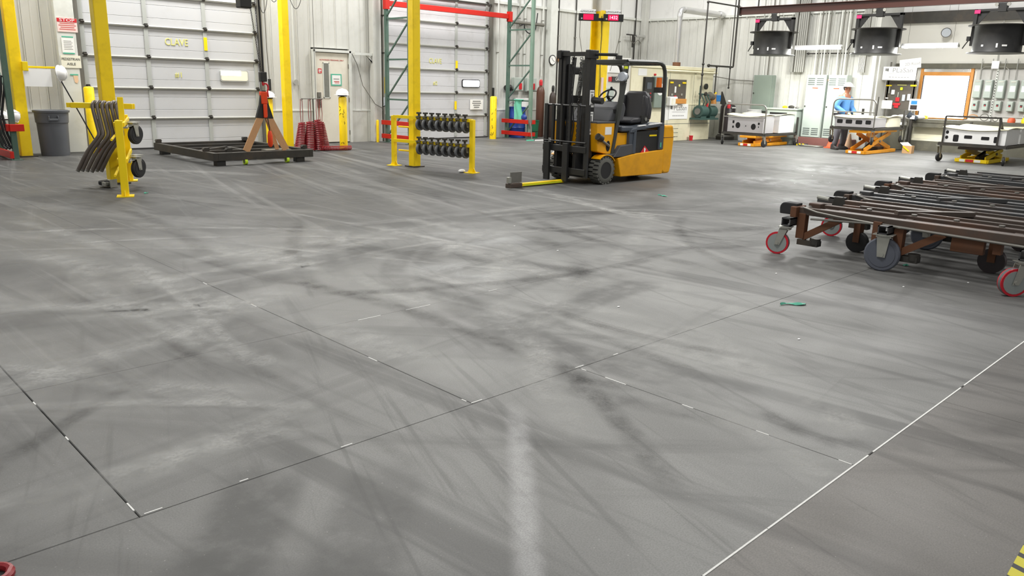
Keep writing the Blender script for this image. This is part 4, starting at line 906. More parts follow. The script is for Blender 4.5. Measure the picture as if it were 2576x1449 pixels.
bd = tag(G().box(18.62, 19.35, YW-.035, YW-.02, 2.26, 2.40).ob('wooden_board', 'woodd', smooth=False), 'brown wooden board on the wall behind the forklift mast', 'board')
for k, (x, z0) in enumerate(((18.75, 0), (19.55, 2.3), (21.8, 0), (22.6, 1.2))):
    t = thing('wall_conduit', ['dark pipe right of the round clock running up the wall', 'thin dark pipe on the wall left of the digital clocks', 'thin grey pipe on the wall behind the digital clocks', 'dark pipe near the far corner of the door wall'][k], 'pipe', (x, YW-.04, 0))
    G().cyl((0, 0, z0), (0, 0, 6.5), (.020, .018, .012, .025)[k], n=8).ob('pipe', 'pipeblack' if k != 2 else 'conduit', t); G().box(-.03, .03, -.02, .04, 3.0, 3.03).ob('clip', 'conduitd', t, smooth=False)
# ================================================================== FORKLIFT  (front faces -X)
fk = thing('forklift', 'yellow and black three wheel electric forklift with its mast lowered', 'forklift', (9.97, 8.53, 0))
def tyre(x, y, r, w, nm, side):
    X = Tm((x, y, r), rx=PI/2)
    t = G().lathe([(r*.62, -w/2+.004), (r*.9, -w/2+.004), (r*.93, -w/2+.015), (r*.93, w/2-.015), (r*.9, w/2-.004), (r*.62, w/2-.004)], 36, X).ob(nm, 'rubber', fk)
    for s in (-1, 1): G().lathe([(r*.60, s*w/2-.012), (r*.60, s*w/2), (r*.86, s*w/2), (r*.90, s*w/2-s*.006), (r*.90, s*w/2-s*.012)], 36, X).ob('sidewall', 'tyre', t)
    g = G(); n = 20
    for i in range(n):
        a = 2*PI*i/n
        for s in (-1, 1):
            Z = X @ Matrix.Rotation(a + s*.07, 4, 'Z')
            g.box(r*.90, r*1.0, -.022, .022, (0 if s > 0 else -w/2+.004), (w/2-.004 if s > 0 else 0), Z)
    tag(g.ob('tread_lug', 'tyre', t, smooth=False), kind='stuff')
    h = G().lathe([(r*.64, -w/2+.03), (r*.60, w/2-.06), (r*.30, w/2-.05), (r*.26, w/2-.015), (r*.02, w/2-.012)] if side < 0 else [(r*.02, -w/2+.012), (r*.26, -w/2+.015), (r*.3, -w/2+.05), (r*.6, -w/2+.06), (r*.64, w/2-.03)], 28, X)
    h.ob('hub', 'dash', t)
    g = G()
    for i in range(6):
        a = 2*PI*i/6; q = X @ Vector((r*.42*math.cos(a), r*.42*math.sin(a), (w/2-.052) if side < 0 else -(w/2-.052)))
        d = Vector((0, -1 if side < 0 else 1, 0)); g.cyl(q, q + d*.022, .014, n=6)
    tag(g.ob('wheel_nut', 'steel', t), kind='stuff')
tyre(-.08, -.43, .222, .19, 'front_wheel', -1); tyre(-.08, .43, .222, .19, 'front_wheel', 1); tyre(1.32, 0, .20, .17, 'rear_wheel', -1)
# chassis
for s in (-1, 1):
    y0, y1 = (-.53, -.30) if s < 0 else (.30, .53)
    G().prism([(.20, .40), (.30, .10), (1.45, .085), (1.45, .50), (.60, .455), (.36, .425)], 'y', y0, y1).ob('side_panel', 'truck', fk, smooth=False, bevel=.012)
G().box(.22, 1.6, -.30, .30, .12, .44).ob('chassis', 'black', fk, smooth=False)
cw_ = G().prism([(-.50, 0), (-.44, .06)] + [(0, 0)]*0 + [(-.30, .15), (.30, .15), (.44, .10), (.50, 0)], 'z', 0, .001)
G().prism([(1.43, .13), (1.50, .085), (1.66, .085), (1.70, .20), (1.735, .66), (1.72, .80), (1.69, .905), (1.43, .905)], 'y', -.53, .53).ob('counterweight', 'truck', fk, smooth=False, bevel=.03)
G().box(1.435, 1.737, -.534, .534, .700, .706).ob('counterweight_seam', 'rust3', fk, smooth=False)
# floor plate and step
G().prism([(-.10, .44), (.36, .44), (.60, .47), (.60, .50), (-.10, .47)], 'y', -.50, .50).ob('floor_plate', 'dash', fk, smooth=False, bevel=.008)
G().prism([(.10, .42), (.34, .42), (.60, .46), (.58, .62), (.26, .60)], 'y', -.525, -.44).ob('step', 'dash', fk, smooth=False, bevel=.01)
# fender arc over the near wheel
for s in (-1, 1):
    y = -.53 if s < 0 else .35
    g = G(); pts = [(-.08+.262*math.cos(a), .222+.25*math.sin(a)) for a in [2.3-1.7*i/10 for i in range(11)]]
    pts2 = [(-.08+.250*math.cos(a), .222+.238*math.sin(a)) for a in [2.3-1.7*i/10 for i in range(10, -1, -1)]]
    g.prism(pts + pts2[:len(pts2)], 'y', y, y+.18); g.ob('fender', 'truck', fk, smooth=False)
# front cowl
co = G().prism([(-.30, .97), (.15, .97), (.13, .47), (-.02, .47), (-.25, .52)], 'y', -.47, .47).ob('front_cowl', 'truck', fk, smooth=False, bevel=.012)
G().box(-.30, .16, -.475, .475, .955, .985).ob('cowl_cap', 'dash', co, smooth=False, bevel=.006); G().box(-.09, .07, -.474, -.47, .78, .90).ob('data_label', 'paper', co, smooth=False)
G().prism([(.0+.05*math.cos(a), .60+.085*math.sin(a)) for a in [2*PI*i/16 for i in range(16)]], 'y', -.474, -.46).ob('tilt_slot', 'hole', co, smooth=False)
G().cyl((-.24, -.475, .73), (.02, -.48, .60), .022, n=10).ob('tilt_rod', 'steel', fk); G().cyl((-.30, -.50, .76), (-.20, -.50, .72), .055, n=14).ob('tilt_pivot', 'darksteel', fk)
# dash and steering
ds = G().prism([(.06, .98), (.20, 1.20), (.34, 1.29), (.46, 1.27), (.50, 1.18), (.44, .98)], 'y', -.40, .40).ob('dashboard', 'dash', fk, smooth=False, bevel=.02)
G().box(.18, .26, -.41, .41, 1.12, 1.17).ob('dash_recess', 'hole', ds, smooth=False)
X = Tm((.56, .05, 1.37), ry=-.75)
sw = G().tube([X @ Vector((.155*math.cos(a), .155*math.sin(a), 0)) for a in [2*PI*i/24 for i in range(24)]], .014, 8, True).ob('steering_wheel', 'rubber', fk)
G().cyl(X @ Vector((0, 0, 0)), X @ Vector((0, 0, -.25)), .025).ob('steering_column', 'rubber', sw); g = G()
for k in range(3): a = 2*PI*k/3+.4; g.bar(X @ Vector((0, 0, 0)), X @ Vector((.15*math.cos(a), .15*math.sin(a), 0)), .025, .012)
g.ob('spokes', 'rubber', sw, smooth=False)
G().ball(X @ Vector((.155, 0, .03)), .022, (1, 1, 1.2), 10, 6).ob('spinner_knob', 'rubber', sw)
# battery cover, hood
G().box(.62, 1.40, -.50, .50, .46, .82).ob('battery_box', 'black', fk, smooth=False, bevel=.01)
hd = G().prism([(.50, .80), (.53, .86), (.72, .885), (1.42, .95), (1.42, .90), (.64, .83), (.62, .80)], 'y', -.53, .53).ob('hood', 'coverb', fk, smooth=False, bevel=.012)
G().prism([(.58, .46), (.66, .46), (.66, .84), (.60, .84)], 'y', -.53, -.47).ob('hood_edge', 'coverb', fk, smooth=False, bevel=.01); G().box(1.30, 1.425, -.53, -.47, .50, .92).ob('hood_rear_panel', 'coverb', fk, smooth=False, bevel=.01)
G().box(.20, .56, -.45, .45, .50, .80).ob('seat_base', 'truck', fk, smooth=False, bevel=.01); G().box(.50, .60, -.51, .51, .48, .84).ob('hood_front', 'coverb', fk, smooth=False, bevel=.012)
G().box(.30, .60, -.50, .50, .82, .90).ob('hood_lid', 'coverb', fk, smooth=False, bevel=.02)
tag(G().box(1.05, 1.25, -.506, -.50, .73, .755).ob('yellow_label', 'yellow2', fk, smooth=False), 'small yellow label on the battery box')
dm = G().prism([(.80, .44), (.93, .58), (1.06, .48), (.93, .34)], 'y', -.508, -.503).ob('warning_diamond', 'redsign', fk, smooth=False); tag(dm, 'red and white corrosive warning diamond')
G().prism([(.92, .47), (.94, .47), (.96, .52), (.93, .55), (.91, .53)], 'y', -.5095, -.508).box(.86, 1.0, -.5095, -.508, .435, .46).ob('diamond_print', 'paper', dm, smooth=False)
tag(G().box(1.33, 1.36, -.536, -.53, .54, .62).ob('green_tape', 'teal', fk, smooth=False), 'scrap of green tape')
for (a, b) in ((.70, .90), (1.0, 1.12), (1.14, 1.34)): G().prism([(a, .90+.06*(a-.72)), (b, .90+.06*(b-.72)), (b, .915+.06*(b-.72)), (a, .915+.06*(a-.72))], 'y', -.533, -.50).ob('hood_decal', 'paper', fk, smooth=False)
# seat
st = G().prism([(.82, .93), (1.34, .95), (1.34, 1.0), (1.25, 1.03), (.88, 1.02), (.80, .98)], 'y', -.28, .28).ob('seat_cushion', 'seat', fk, bevel=.03)
G().prism([(-.28, .98), (-.30, 1.18), (-.25, 1.38), (-.17, 1.46), (.17, 1.46), (.25, 1.38), (.30, 1.18), (.28, .98)], 'x', 0, .12, Tm((1.25, 0, 0), ry=.0)).ob('seat_back', 'seat', fk, bevel=.035)
for s in (-1, 1): G().prism([(s*.19, 1.02), (s*.285, 1.02), (s*.305, 1.2), (s*.26, 1.37), (s*.19, 1.40)], 'x', -.045, .02, Tm((1.25, 0, 0))).ob('side_bolster', 'seat', fk, bevel=.02)
G().box(1.08, 1.26, -.29, -.25, .93, 1.06).box(1.08, 1.26, .25, .29, .93, 1.06).ob('seat_bracket', 'black', fk, smooth=False); G().cyl((1.2, -.30, 1.0), (1.2, -.27, 1.0), .03).ob('seat_belt_buckle', 'zinc', fk)
G().box(.62, .95, .28, .46, .92, 1.04).ob('armrest_console', 'seat', fk, smooth=False, bevel=.03)
# overhead guard
def gp(pts, r=.032, nm='guard_post'): return G().tube(pts, r, 8).ob(nm, 'guardm', fk)
for s in (-1, 1):
    y = s*.46
    fp = G(); fp.bar((.10, y, .47), (.335, y, 1.60), .06, .075); fp.bar((.335, y, 1.60), (.375, y, 1.90), .06, .075); fp.ob('guard_post', 'guardm', fk, smooth=False, bevel=.01)
    gp([(1.455, y, .90), (1.435, y, 1.70), (1.42, y, 1.80), (1.37, y, 1.88), (1.28, y, 1.92), (1.15, y, 1.93), (.38, y, 1.915)], .034)
G().box(.34, .42, -.46, .46, 1.875, 1.945).ob('guard_front_rail', 'guardm', fk, smooth=False, bevel=.01); G().box(1.24, 1.30, -.46, .46, 1.88, 1.93).ob('guard_rear_rail', 'guardm', fk, smooth=False, bevel=.01)
for k in range(6): G().box(.50+.125*k, .525+.125*k, -.46, .46, 1.875, 1.925).ob('guard_slat', 'guardm', fk, smooth=False)
G().cyl((.30, -.48, 1.66), (.30, -.48, 1.70), .01).cyl((.26, -.50, 1.68), (.20, -.51, 1.68), .075, .07, 18).ob('headlight', 'lamp', fk); G().cyl((.33, -.50, 1.68), (.26, -.50, 1.68), .05, .075, 16).ob('headlight_shell', 'black', fk)
tag(G().box(.30, .36, -.50, -.47, 1.80, 1.84).ob('lime_label', 'limelab', fk, smooth=False)); G().box(-.05, .16, .28, .50, 1.70, 1.82).ob('mirror', 'black', fk, smooth=False, bevel=.02); G().bx((.24, -.40, 1.97), (.10, .06, .06)).ob('guard_clamp', 'black', fk, smooth=False)
G().cyl((1.36, -.40, 1.53), (1.36, -.40, 1.69), .05, .045, 14).ob('amber_beacon', 'amber', fk); G().box(1.30, 1.44, -.46, -.34, 1.44, 1.53).ob('beacon_bracket', 'black', fk, smooth=False)
# mast
for s in (-1, 1):
    y = s*.30
    G().box(-.36, -.22, y-.035, y+.035, .10, 2.04).ob('outer_mast_rail', 'mast', fk, smooth=False, bevel=.006)
    G().box(-.345, -.235, y-s*.075-.032, y-s*.075+.032, .10, 2.0).ob('inner_mast_rail', 'mast', fk, smooth=False, bevel=.006)
    G().cyl((-.27, s*.16, .2), (-.27, s*.16, 1.85), .038, n=12).ob('lift_cylinder', 'mast', fk); G().box(-.40, -.18, y-.045, y+.045, 1.93, 2.06).ob('mast_cap', 'mast', fk, smooth=False, bevel=.01)
    chain('lift_chain', (-.30, s*.09, 1.95), (-.33, s*.09, .55), .018, 38, 'darksteel', fk)
G().box(-.37, -.27, -.34, .34, 1.97, 2.03).ob('top_crossbar', 'mast', fk, smooth=False); G().box(-.26, -.22, -.34, .34, 1.25, 1.37).ob('mid_crossbar', 'mast', fk, smooth=False); G().box(-.36, -.24, -.34, .34, .10, .22).ob('bottom_crossbar', 'mast', fk, smooth=False)
G().cyl((-.30, -.10, 2.0), (-.18, -.70, 1.99), .022, n=8).ob('hose_guide_bar', 'mast', fk); G().cyl((-.27, -.32, 1.31), (-.25, -.52, 1.30), .05, n=14).ob('hydraulic_port', 'mast', fk)
for k in range(3): G().tube([(-.30, .02+.03*k, 1.95), (-.34, .03+.03*k, 1.4), (-.31, .0+.04*k, .9), (-.36, .02+.03*k, .5)], .012, 6).ob('hydraulic_hose', 'rubber', fk)
for (z0, z1) in ((1.20, 1.46), (.78, 1.13)):
    lb = G().box(-.345, -.245, -.340, -.336, z0, z1).ob('warning_label', 'paper', fk, smooth=False)
    G().box(-.335, -.255, -.3415, -.340, z0+.03, z0+.05).box(-.32, -.27, -.3415, -.340, z0+.09, z1-.06).box(-.335, -.255, -.3415, -.340, z1-.04, z1-.02).ob('label_print', 'inkgrey', lb, smooth=False)
# carriage and load backrest
cg = -.50
for z in (.20, .55): G().box(cg-.03, cg+.03, -.46, .46, z-.05, z+.05).ob('carriage_bar', 'mast', fk, smooth=False, bevel=.006)
for y in (-.45, -.27, -.09, .09, .27, .42): G().box(cg-.02, cg+.02, y-.022 if abs(y) < .4 else y-.035, y+.022 if abs(y) < .4 else y+.035, .60 if abs(y) < .4 else .12, 1.235).ob('backrest_bar', 'mast', fk, smooth=False)
G().cyl((cg, -.45, 1.22), (cg, .44, 1.22), .016, n=8).ob('backrest_top_rail', 'mast', fk); G().cyl((cg-.02, -.45, .66), (cg-.02, .44, .66), .012, n=8).ob('backrest_mid_rail', 'mast', fk)
for s in (-1, 1): G().box(cg, -.22, s*.2-.03, s*.2+.03, .15, .62).ob('carriage_side', 'mast', fk, smooth=False)
for y in (-.07, .33): G().box(cg-.08, cg-.03, y-.055, y+.055, .03, .64).ob('fork_shank', 'mast', fk, smooth=False, bevel=.006)
bm_ = G().box(-1.68, cg-.03, -.045, .045, .012, .055).ob('boom', 'yellow', fk, smooth=False, bevel=.004); tag(bm_, 'worn yellow boom lying along the floor ahead of the mast')
G().box(-1.45, -.60, -.047, .047, .018, .040).ob('boom_wear_strip', 'limelab', bm_, smooth=False)
G().box(-1.70, -1.47, -.02, .0, .075, .235).ob('tip_plate', 'steel', bm_, smooth=False, bevel=.004); G().box(-1.75, -1.50, -.07, .05, .0, .07).ob('tip_foot', 'rust2', bm_, smooth=False, bevel=.01); G().bx((-1.74, -.02, .12), (.05, .06, .09)).ob('tip_block', 'zinc', bm_, smooth=False, bevel=.004)
# ================================================================== CREAM OVEN CONSOLE
ov = thing('curing_oven', 'long cream curing oven with gauges along its front behind the forklift', 'oven', (16.6, 13.9, 0))
G().box(1.45, 5.62, 0, 1.2, .0, 2.08).ob('body', 'cream', ov, smooth=False, bevel=.012)
tag(G().box(.45, 1.45, .03, .4, 0, 2.3).ob('door_section', 'plaster', ov, smooth=False, bevel=.012), 'grey white oven door section with the black name plate')
G().box(1.45, 5.66, -.04, 1.24, 2.08, 2.17).ob('roof_cap', 'cream', ov, smooth=False, bevel=.01); G().cyl((2.9, -.06, 2.03), (5.7, -.06, 2.03), .03).ob('top_pipe', 'cream', ov)
for x in (3.30, 4.55): G().box(x-.003, x+.003, -.004, 0, .05, 2.05).ob('panel_seam', 'slot', ov, smooth=False)
G().box(2.7, 5.62, -.006, 0, .50, .512).ob('panel_seam', 'slot', ov, smooth=False); G().box(3.3, 5.55, -.02, 0, 1.06, 1.08).ob('ledge', 'cream', ov, smooth=False)
for z in (.12, .24, .36): G().box(3.5, 3.9, -.006, 0, z, z+.012).ob('vent_slot', 'slot', ov, smooth=False)
np_ = G().box(.62, 1.22, -.005, .03, 1.66, 1.80).ob('name_plate', 'ink', ov, smooth=False); text('lettering', 'GRIEVE', .12, (.94, -.007, 1.73), RW, 'paper', np_, .001); G().box(.50, .60, -.005, .03, 1.67, 1.79).ob('name_logo', 'redsign', ov, smooth=False)
for (x0, x1, z0, z1, m, nm) in ((.45, 1.1, 1.9, 2.2, 'paper', 'notice_sheet'), (1.0, 1.3, 1.0, 1.45, 'paper', 'notice_sheet'), (.42, .70, .95, 1.50, 'cabinet', 'switch_box'), (1.75, 2.15, 1.86, 2.05, 'paper', 'notice_sheet'), (2.85, 3.1, 1.2, 1.5, 'paper', 'notice_sheet'), (3.08, 3.42, .62, 1.10, 'paper', 'notice_sheet')):
    G().box(x0, x1, -.02 if nm == 'switch_box' else -.006, .03, z0, z1).ob(nm, m, ov, smooth=False)
cp = G().box(2.0, 2.38, -.09, 0, 1.15, 1.83).ob('control_panel', 'black', ov, smooth=False, bevel=.008)
G().box(2.08, 2.30, -.096, -.09, 1.50, 1.68).ob('controller_screen', 'coverb', cp, smooth=False)
for k in range(6): G().cyl((2.08+.09*(k % 3), -.09, 1.38-.10*(k//3)), (2.08+.09*(k % 3), -.105, 1.38-.10*(k//3)), .022, n=10).ob('push_button', ('amber', 'steel', 'redsign')[k % 3], cp)
rc = G().box(2.40, 3.0, -.14, 0, .98, 1.85).ob('chart_recorder', 'cabdark', ov, smooth=False, bevel=.02); G().cyl((2.66, -.145, 1.50), (2.66, -.14, 1.50), .17, n=28).ob('chart_dial', 'paper', rc); G().cyl((2.66, -.147, 1.50), (2.66, -.139, 1.50), .02, n=8).ob('pen_hub', 'ink', rc)
G().cyl((1.62+.9, 0, 1.9), (2.52, -.05, 1.9), .03).ob('indicator_lamp', 'redsign', ov)
# tool board
tb_ = thing('tool_board', 'dark tool board with tools mounted on the cream oven', 'board', (20.28, 13.89, 1.46)); G().box(-.44, .44, -.02, 0, -.36, .33).ob('board', 'pegb', tb_, smooth=False)
for (x, z, w, h, m, nm) in ((-.34, .24, .16, .05, 'yellow2', 'tool'), (.30, .24, .18, .05, 'yellow2', 'tool'), (-.14, .04, .07, .18, 'paper', 'tag'), (.05, .16, .07, .07, 'stencil', 'tag'), (-.12, -.18, .10, .10, 'redsign', 'tool'), (.20, -.10, .08, .07, 'zinc', 'tool'), (.24, -.27, .08, .07, 'zinc', 'tool'), (-.30, -.10, .08, .06, 'zinc', 'tool')):
    G().bx((x, -.035, z), (w, .03, h)).ob(nm, m, tb_, smooth=False, bevel=.012)
G().box(-.25, .30, -.16, -.02, -.36, -.22).ob('wood_tray', 'wood', tb_, smooth=False, bevel=.008)
wbx = thing('paper_towel_box', 'white dispenser box under the tool board on the oven', 'box', (19.95, 13.81, 1.17)); G().box(-.19, .19, -.07, .07, -.13, .13).ob('case', 'white', wbx, smooth=False, bevel=.02); G().box(-.12, -.02, -.075, -.07, -.10, .08).box(.03, .12, -.075, -.07, -.1, .08).ob('slot', 'offwhite', wbx, smooth=False)
def plasan(label, loc, w, h, rot, tilt=0):
    t = thing('company_sign', label, 'sign', loc, 0, None, rot)
    b = G().box(-w/2, w/2, -.008, 0, -h/2, h/2).ob('board', 'white_emb', t, smooth=False)
    for k in range(3): G().prism([(-w*.43+.035*k*w, h*.15+h*.03*(2-k)*.5), (-w*.405+.035*k*w, h*.13+h*.03*(2-k)*.5), (-w*.405+.035*k*w, h*.36-.0*k), (-w*.43+.035*k*w, h*.38-.0*k)], 'y', -.010, -.008).ob('logo_bar', 'ink', b, smooth=False)
    text('lettering', 'PLaSan', h*.48, (w*.09, -.0095, h*.22), RW, 'inkgrey', b, .0008, sx=1.15)
    G().box(-w*.33, w*.36, -.0095, -.008, -h*.04, -h*.02).ob('rule', 'inkgrey', b, smooth=False)
    for k in range(7): G().box(-w*.30+w*.09*k, -w*.235+w*.09*k, -.0092, -.008, -h*.31, -h*.26).ob('print_line', 'inkgrey', b, smooth=False)
plasan('white PLASAN sign on the cream oven below the tool board', (20.42, 13.885, .87), .98, .44, (0, 0, 0))
cn = thing('red_cup', 'small red cup on the floor against the cream oven', 'cup', (21.05, 13.78, 0)); G().lathe([(.05, 0), (.06, .14), (.065, .14), (.065, .15), (.05, .15)], 12).ob('cup', 'redsign', cn)
# pumps on the oven front
pu = thing('vacuum_pump', 'pair of green vacuum pumps with gauges and brass fittings on the oven front', 'pump', (21.55, 13.66, .12))
pu.scale = (.82, .9, .88)
G().box(-.62, .62, -.18, .24, .58, .64).ob('shelf', 'pumpgreen', pu, smooth=False)
for s in (-1, 1):
    m_ = G().cyl((s*.3-.22, 0, .86), (s*.3+.22, 0, .86), .20, n=20).ob('pump_body', 'pumpgreen', pu); G().cyl((s*.3-.26, 0, .86), (s*.3-.22, 0, .86), .11, n=16).ob('end_bell', 'steel', m_); G().cyl((s*.3+.22, 0, .86), (s*.3+.30, 0, .86), .13, n=14).ob('belt_guard', 'resin', m_)
    G().box(s*.3-.18, s*.3+.18, -.12, .12, .62, .70).ob('foot', 'pumpgreen', m_, smooth=False)
G().cyl((-.46, 0, 1.0), (-.46, 0, 1.72), .03, n=10).ob('riser', 'pumpgreen', pu); G().cyl((-.52, 0, 1.45), (.1, 0, 1.42), .028, n=10).ob('manifold', 'pumpgreen', pu); G().cyl((.12, -.03, 1.40), (.38, -.03, 1.34), .13, .11, 16).ob('filter_housing', 'steel', pu)
tag(G().cyl((.42, -.02, 1.12), (.42, -.02, 1.44), .12, .09, 14).ob('brass_tank', 'wood', pu)); G().cyl((-.18, -.03, 1.45), (-.18, -.08, 1.45), .07, n=14).ob('gauge', 'darksteel', pu); G().box(-.12, -.05, -.12, -.06, 1.0, 1.14).ob('red_valve', 'redsign', pu, smooth=False)
for k in range(3): G().tube([(-.4+.2*k, -.02, 1.42), (-.34+.2*k, -.12, 1.2), (-.3+.22*k, -.05, 1.02)], .022, 7).ob('hose', 'pumpgreen', pu)
tag(G().box(.52, .82, -.10, .10, 1.20, 1.42).ob('blue_cover', 'blueclamp', pu, smooth=False, bevel=.02), 'bright blue cover'); G().cyl((.5, -.04, 1.46), (.5, -.04, 1.52), .05, n=10).ob('yellow_cap', 'yellow2', pu); G().cyl((.12, .16, 1.70), (.12, .10, 1.70), .10, n=18).ob('hand_wheel', 'black', pu)
# ================================================================== MONORAIL, FANS, STRIP LIGHTS
mb = thing('monorail_beam', 'maroon steel I beam running overhead above the fans', 'beam', (21.0, 0, 3.60))
G().box(-.07, .07, 1.5, 12.45, 0, .014).ob('lower_flange', 'beam', mb, smooth=False); G().box(-.006, .006, 1.5, 12.45, .014, .186).ob('web', 'beam', mb, smooth=False); G().box(-.07, .07, 1.5, 12.45, .186, .2).ob('upper_flange', 'beam', mb, smooth=False)
G().box(-.075, .075, 12.44, 12.46, -.02, .22).ob('end_plate', 'pipeblack', mb, smooth=False)
for y in (2.2, 7.1, 11.9): G().cyl((0, y, .2), (0, y, 3.2), .02, n=8).ob('hanger_rod', 'pipeblack', mb)
fan = thing('drum_fan', 'x', 'fan', (0, 0, 0))
fz = 2.50
sh = G().lathe([(.515, fz), (.50, fz+.02), (.50, fz+.57), (.515, fz+.59), (.47, fz+.59), (.47, fz)], 40).ob('drum', 'black', fan)
G().lathe([(.49, fz-.012), (.60, fz-.012), (.60, fz+.006), (.49, fz+.006)], 40).ob('lower_flange', 'black', fan); G().lathe([(.48, fz+.585), (.64, fz+.585), (.64, fz+.602), (.48, fz+.602)], 40).ob('upper_flange', 'darksteel', fan)
for k in range(6): G().tube([(.50*math.cos(PI*k/6), .50*math.sin(PI*k/6), fz+.01), (-.50*math.cos(PI*k/6), -.50*math.sin(PI*k/6), fz+.01)], .006, 5).ob('guard_wire', 'darksteel', fan)
G().cyl((0, 0, fz+.2), (0, 0, fz+.5), .10, n=16).ob('motor', 'black', fan)
for k in range(4):
    a = PI/2*k; G().prism([(.08, -.05), (.46, -.09), (.46, .09), (.08, .05)], 'z', -.008, .008, Tm((0, 0, fz+.28), rz=a) @ Matrix.Rotation(.45, 4, 'X')).ob('blade', 'darksteel', fan, smooth=False)
for s in (-1, 1):
    G().box(-.05, .05, s*.53-.04, s*.53+.04, fz+.16, 3.47).ob('yoke_arm', 'black', fan, smooth=False, bevel=.006)
    G().prism([(s*.50, 3.45), (s*.22, 3.45), (s*.30, 3.36), (s*.50, 3.08)], 'x', -.012, .012).ob('gusset', 'black', fan, smooth=False)
G().box(-.05, .05, -.57, .57, 3.41, 3.47).ob('yoke_bar', 'black', fan, smooth=False, bevel=.006); G().box(-.07, .07, -.09, .09, 3.39, 3.595).ob('trolley', 'black', fan, smooth=False, bevel=.01)
for s in (-1, 1): G().cyl((-.09, s*.12, 3.55), (-.06, s*.12, 3.55), .04, n=12).ob('trolley_wheel', 'zinc', fan)
tag(G().box(-.06, -.05, .44, .56, 3.37, 3.45).ob('pink_tag', 'pink', fan, smooth=False), 'pink tag')
for (a, w, h) in ((3.45, .10, .035), (3.15, .035, .09), (2.55, .05, .04)):
    G().bx((.503, 0, fz+.14), (.006, w, h), Matrix.Rotation(a+.25, 4, 'Z')).ob('sticker', 'paper', fan, smooth=False)
G().bx((-.05, .60, fz+.32), (.08, .07, .10)).tube([(-.05, .60, fz+.28), (-.06, .66, fz+.18), (-.07, .70, fz+.10)], .012, 6).ob('plug', 'black', fan)
for k, y in enumerate((11.35, 8.52, 5.80)):
    c = fan if k == 0 else copy_tree(fan); c.location = (21.0, y, 0)
    tag(c, ['black drum fan hanging left of the strip lights, nearest the corner', 'black drum fan hanging between the two strip lights', 'black drum fan hanging at the right edge above the switch boxes'][k], 'fan', 'overhead drum fans')
for k, (y0, y1, lab) in enumerate(((9.55, 10.85, 'glowing fluorescent strip light between the first and second drum fans'), (6.72, 8.02, 'glowing fluorescent strip light between the second and third drum fans'))):
    t = thing('strip_light', lab, 'light', (21.35, (y0+y1)/2, 2.70), 0, 'fluorescent strip lights'); L = (y1-y0)/2
    G().prism([(-.07, .0), (-.03, .06), (.03, .06), (.07, .0)], 'y', -L, L).ob('housing', 'white', t, smooth=False)
    for x in (-.035, .035): G().cyl((x, -L+.04, -.022), (x, L-.04, -.022), .028, n=10).ob('tube', 'tube', t)
    for s in (-1, 1): G().box(-.06, .06, s*L-.012, s*L+.012, -.04, .02).ob('end_cap', 'conduit', t, smooth=False); G().cyl((0, s*L*.8, .06), (0, s*L*.8, 3), .004, n=5).ob('hanger', 'conduitd', t)
    area('strip_light_glow', (21.35, (y0+y1)/2, 2.62), .2, y1-y0, 120, (0, 0, 0), (1, 1, .95)).parent = None
# ================================================================== PIPES AND DUCT
du = thing('exhaust_duct', 'shiny galvanised exhaust duct rising from the oven into the wall', 'duct', (0, 0, 0))
G().cyl((20.75, 14.3, 2.30), (20.75, 14.3, 3.62), .075, n=20).ob('riser', 'duct', du)
G().tube([(20.75, 14.3, 3.60)] + [(20.75+.16-.16*math.cos(a), 14.3, 3.66+.16*math.sin(a)) for a in (0, .4, .8, 1.2, 1.57)] + [(20.95, 14.3, 3.82)], .085, 18).ob('elbow', 'duct', du)
G().cyl((20.93, 14.3, 3.82), (23.09, 14.3, 3.82), .095, n=20).ob('horizontal_run', 'duct', du); G().cyl((22.86, 14.3, 3.82), (22.98, 14.3, 3.82), .115, n=20).ob('collar', 'duct', du)
G().cyl((20.75, 14.3, 2.17), (20.75, 14.3, 2.30), .12, n=16).ob('base_collar', 'rust3', du)
def pipe(label, pts, r, m, grp=None, fittings=()):
    t = thing('pipe', label, 'pipe', (0, 0, 0), 0, grp); G().tube(pts, r, 8).ob('run', m, t)
    for q in fittings: G().ball(q, r*1.9, (1, 1, 1), 10, 6).ob('fitting', m, t)
pipe('black pipe rising from the oven then crossing to the maroon beam', [(20.8, 13.4, 1.25), (20.8, 13.4, 3.95), (20.82, 13.4, 3.98), (20.86, 13.4, 3.99), (22.45, 13.4, 3.99)], .022, 'pipeblack', None, ((20.8, 13.4, 3.98), (20.8, 13.4, 2.25), (20.8, 13.4, 1.95)))
pipe('thick black pipe dropping beside the end of the maroon beam', [(22.48, 13.4, 6), (22.48, 13.4, 2.24), (22.46, 13.4, 2.22), (21.1, 13.4, 2.22)], .027, 'pipeblack', None, ((21.1, 13.4, 2.22), (22.48, 13.4, 3.99)))
pipe('thin dark pipe right behind the thick black pipe', [(22.9, 13.75, 6), (22.9, 13.75, 1.6)], .017, 'pipeblack', None, ((22.9, 13.75, 1.6), (22.9, 13.75, 2.2)))
pipe('short black pipe dropping to the blue cover on the pumps', [(21.55, 13.4, 2.22), (21.55, 13.4, 1.42)], .02, 'pipeblack', None, ((21.55, 13.4, 2.2),))
pipe('thin grey conduit running from the oven to the dark grey panel', [(21.2, 13.88, 1.98), (22.0, 14.4, 1.96), (22.95, 14.2, 1.93), (23.1, 13.7, 1.85), (23.1, 12.9, 1.82)], .014, 'conduitd')
pipe('grey cable tray pipe along the wall above the electrical cabinets', [(23.08, 11.35, 2.63), (23.08, 9.45, 2.63)], .018, 'pipeblack', None, ((23.08, 11.3, 2.63),))
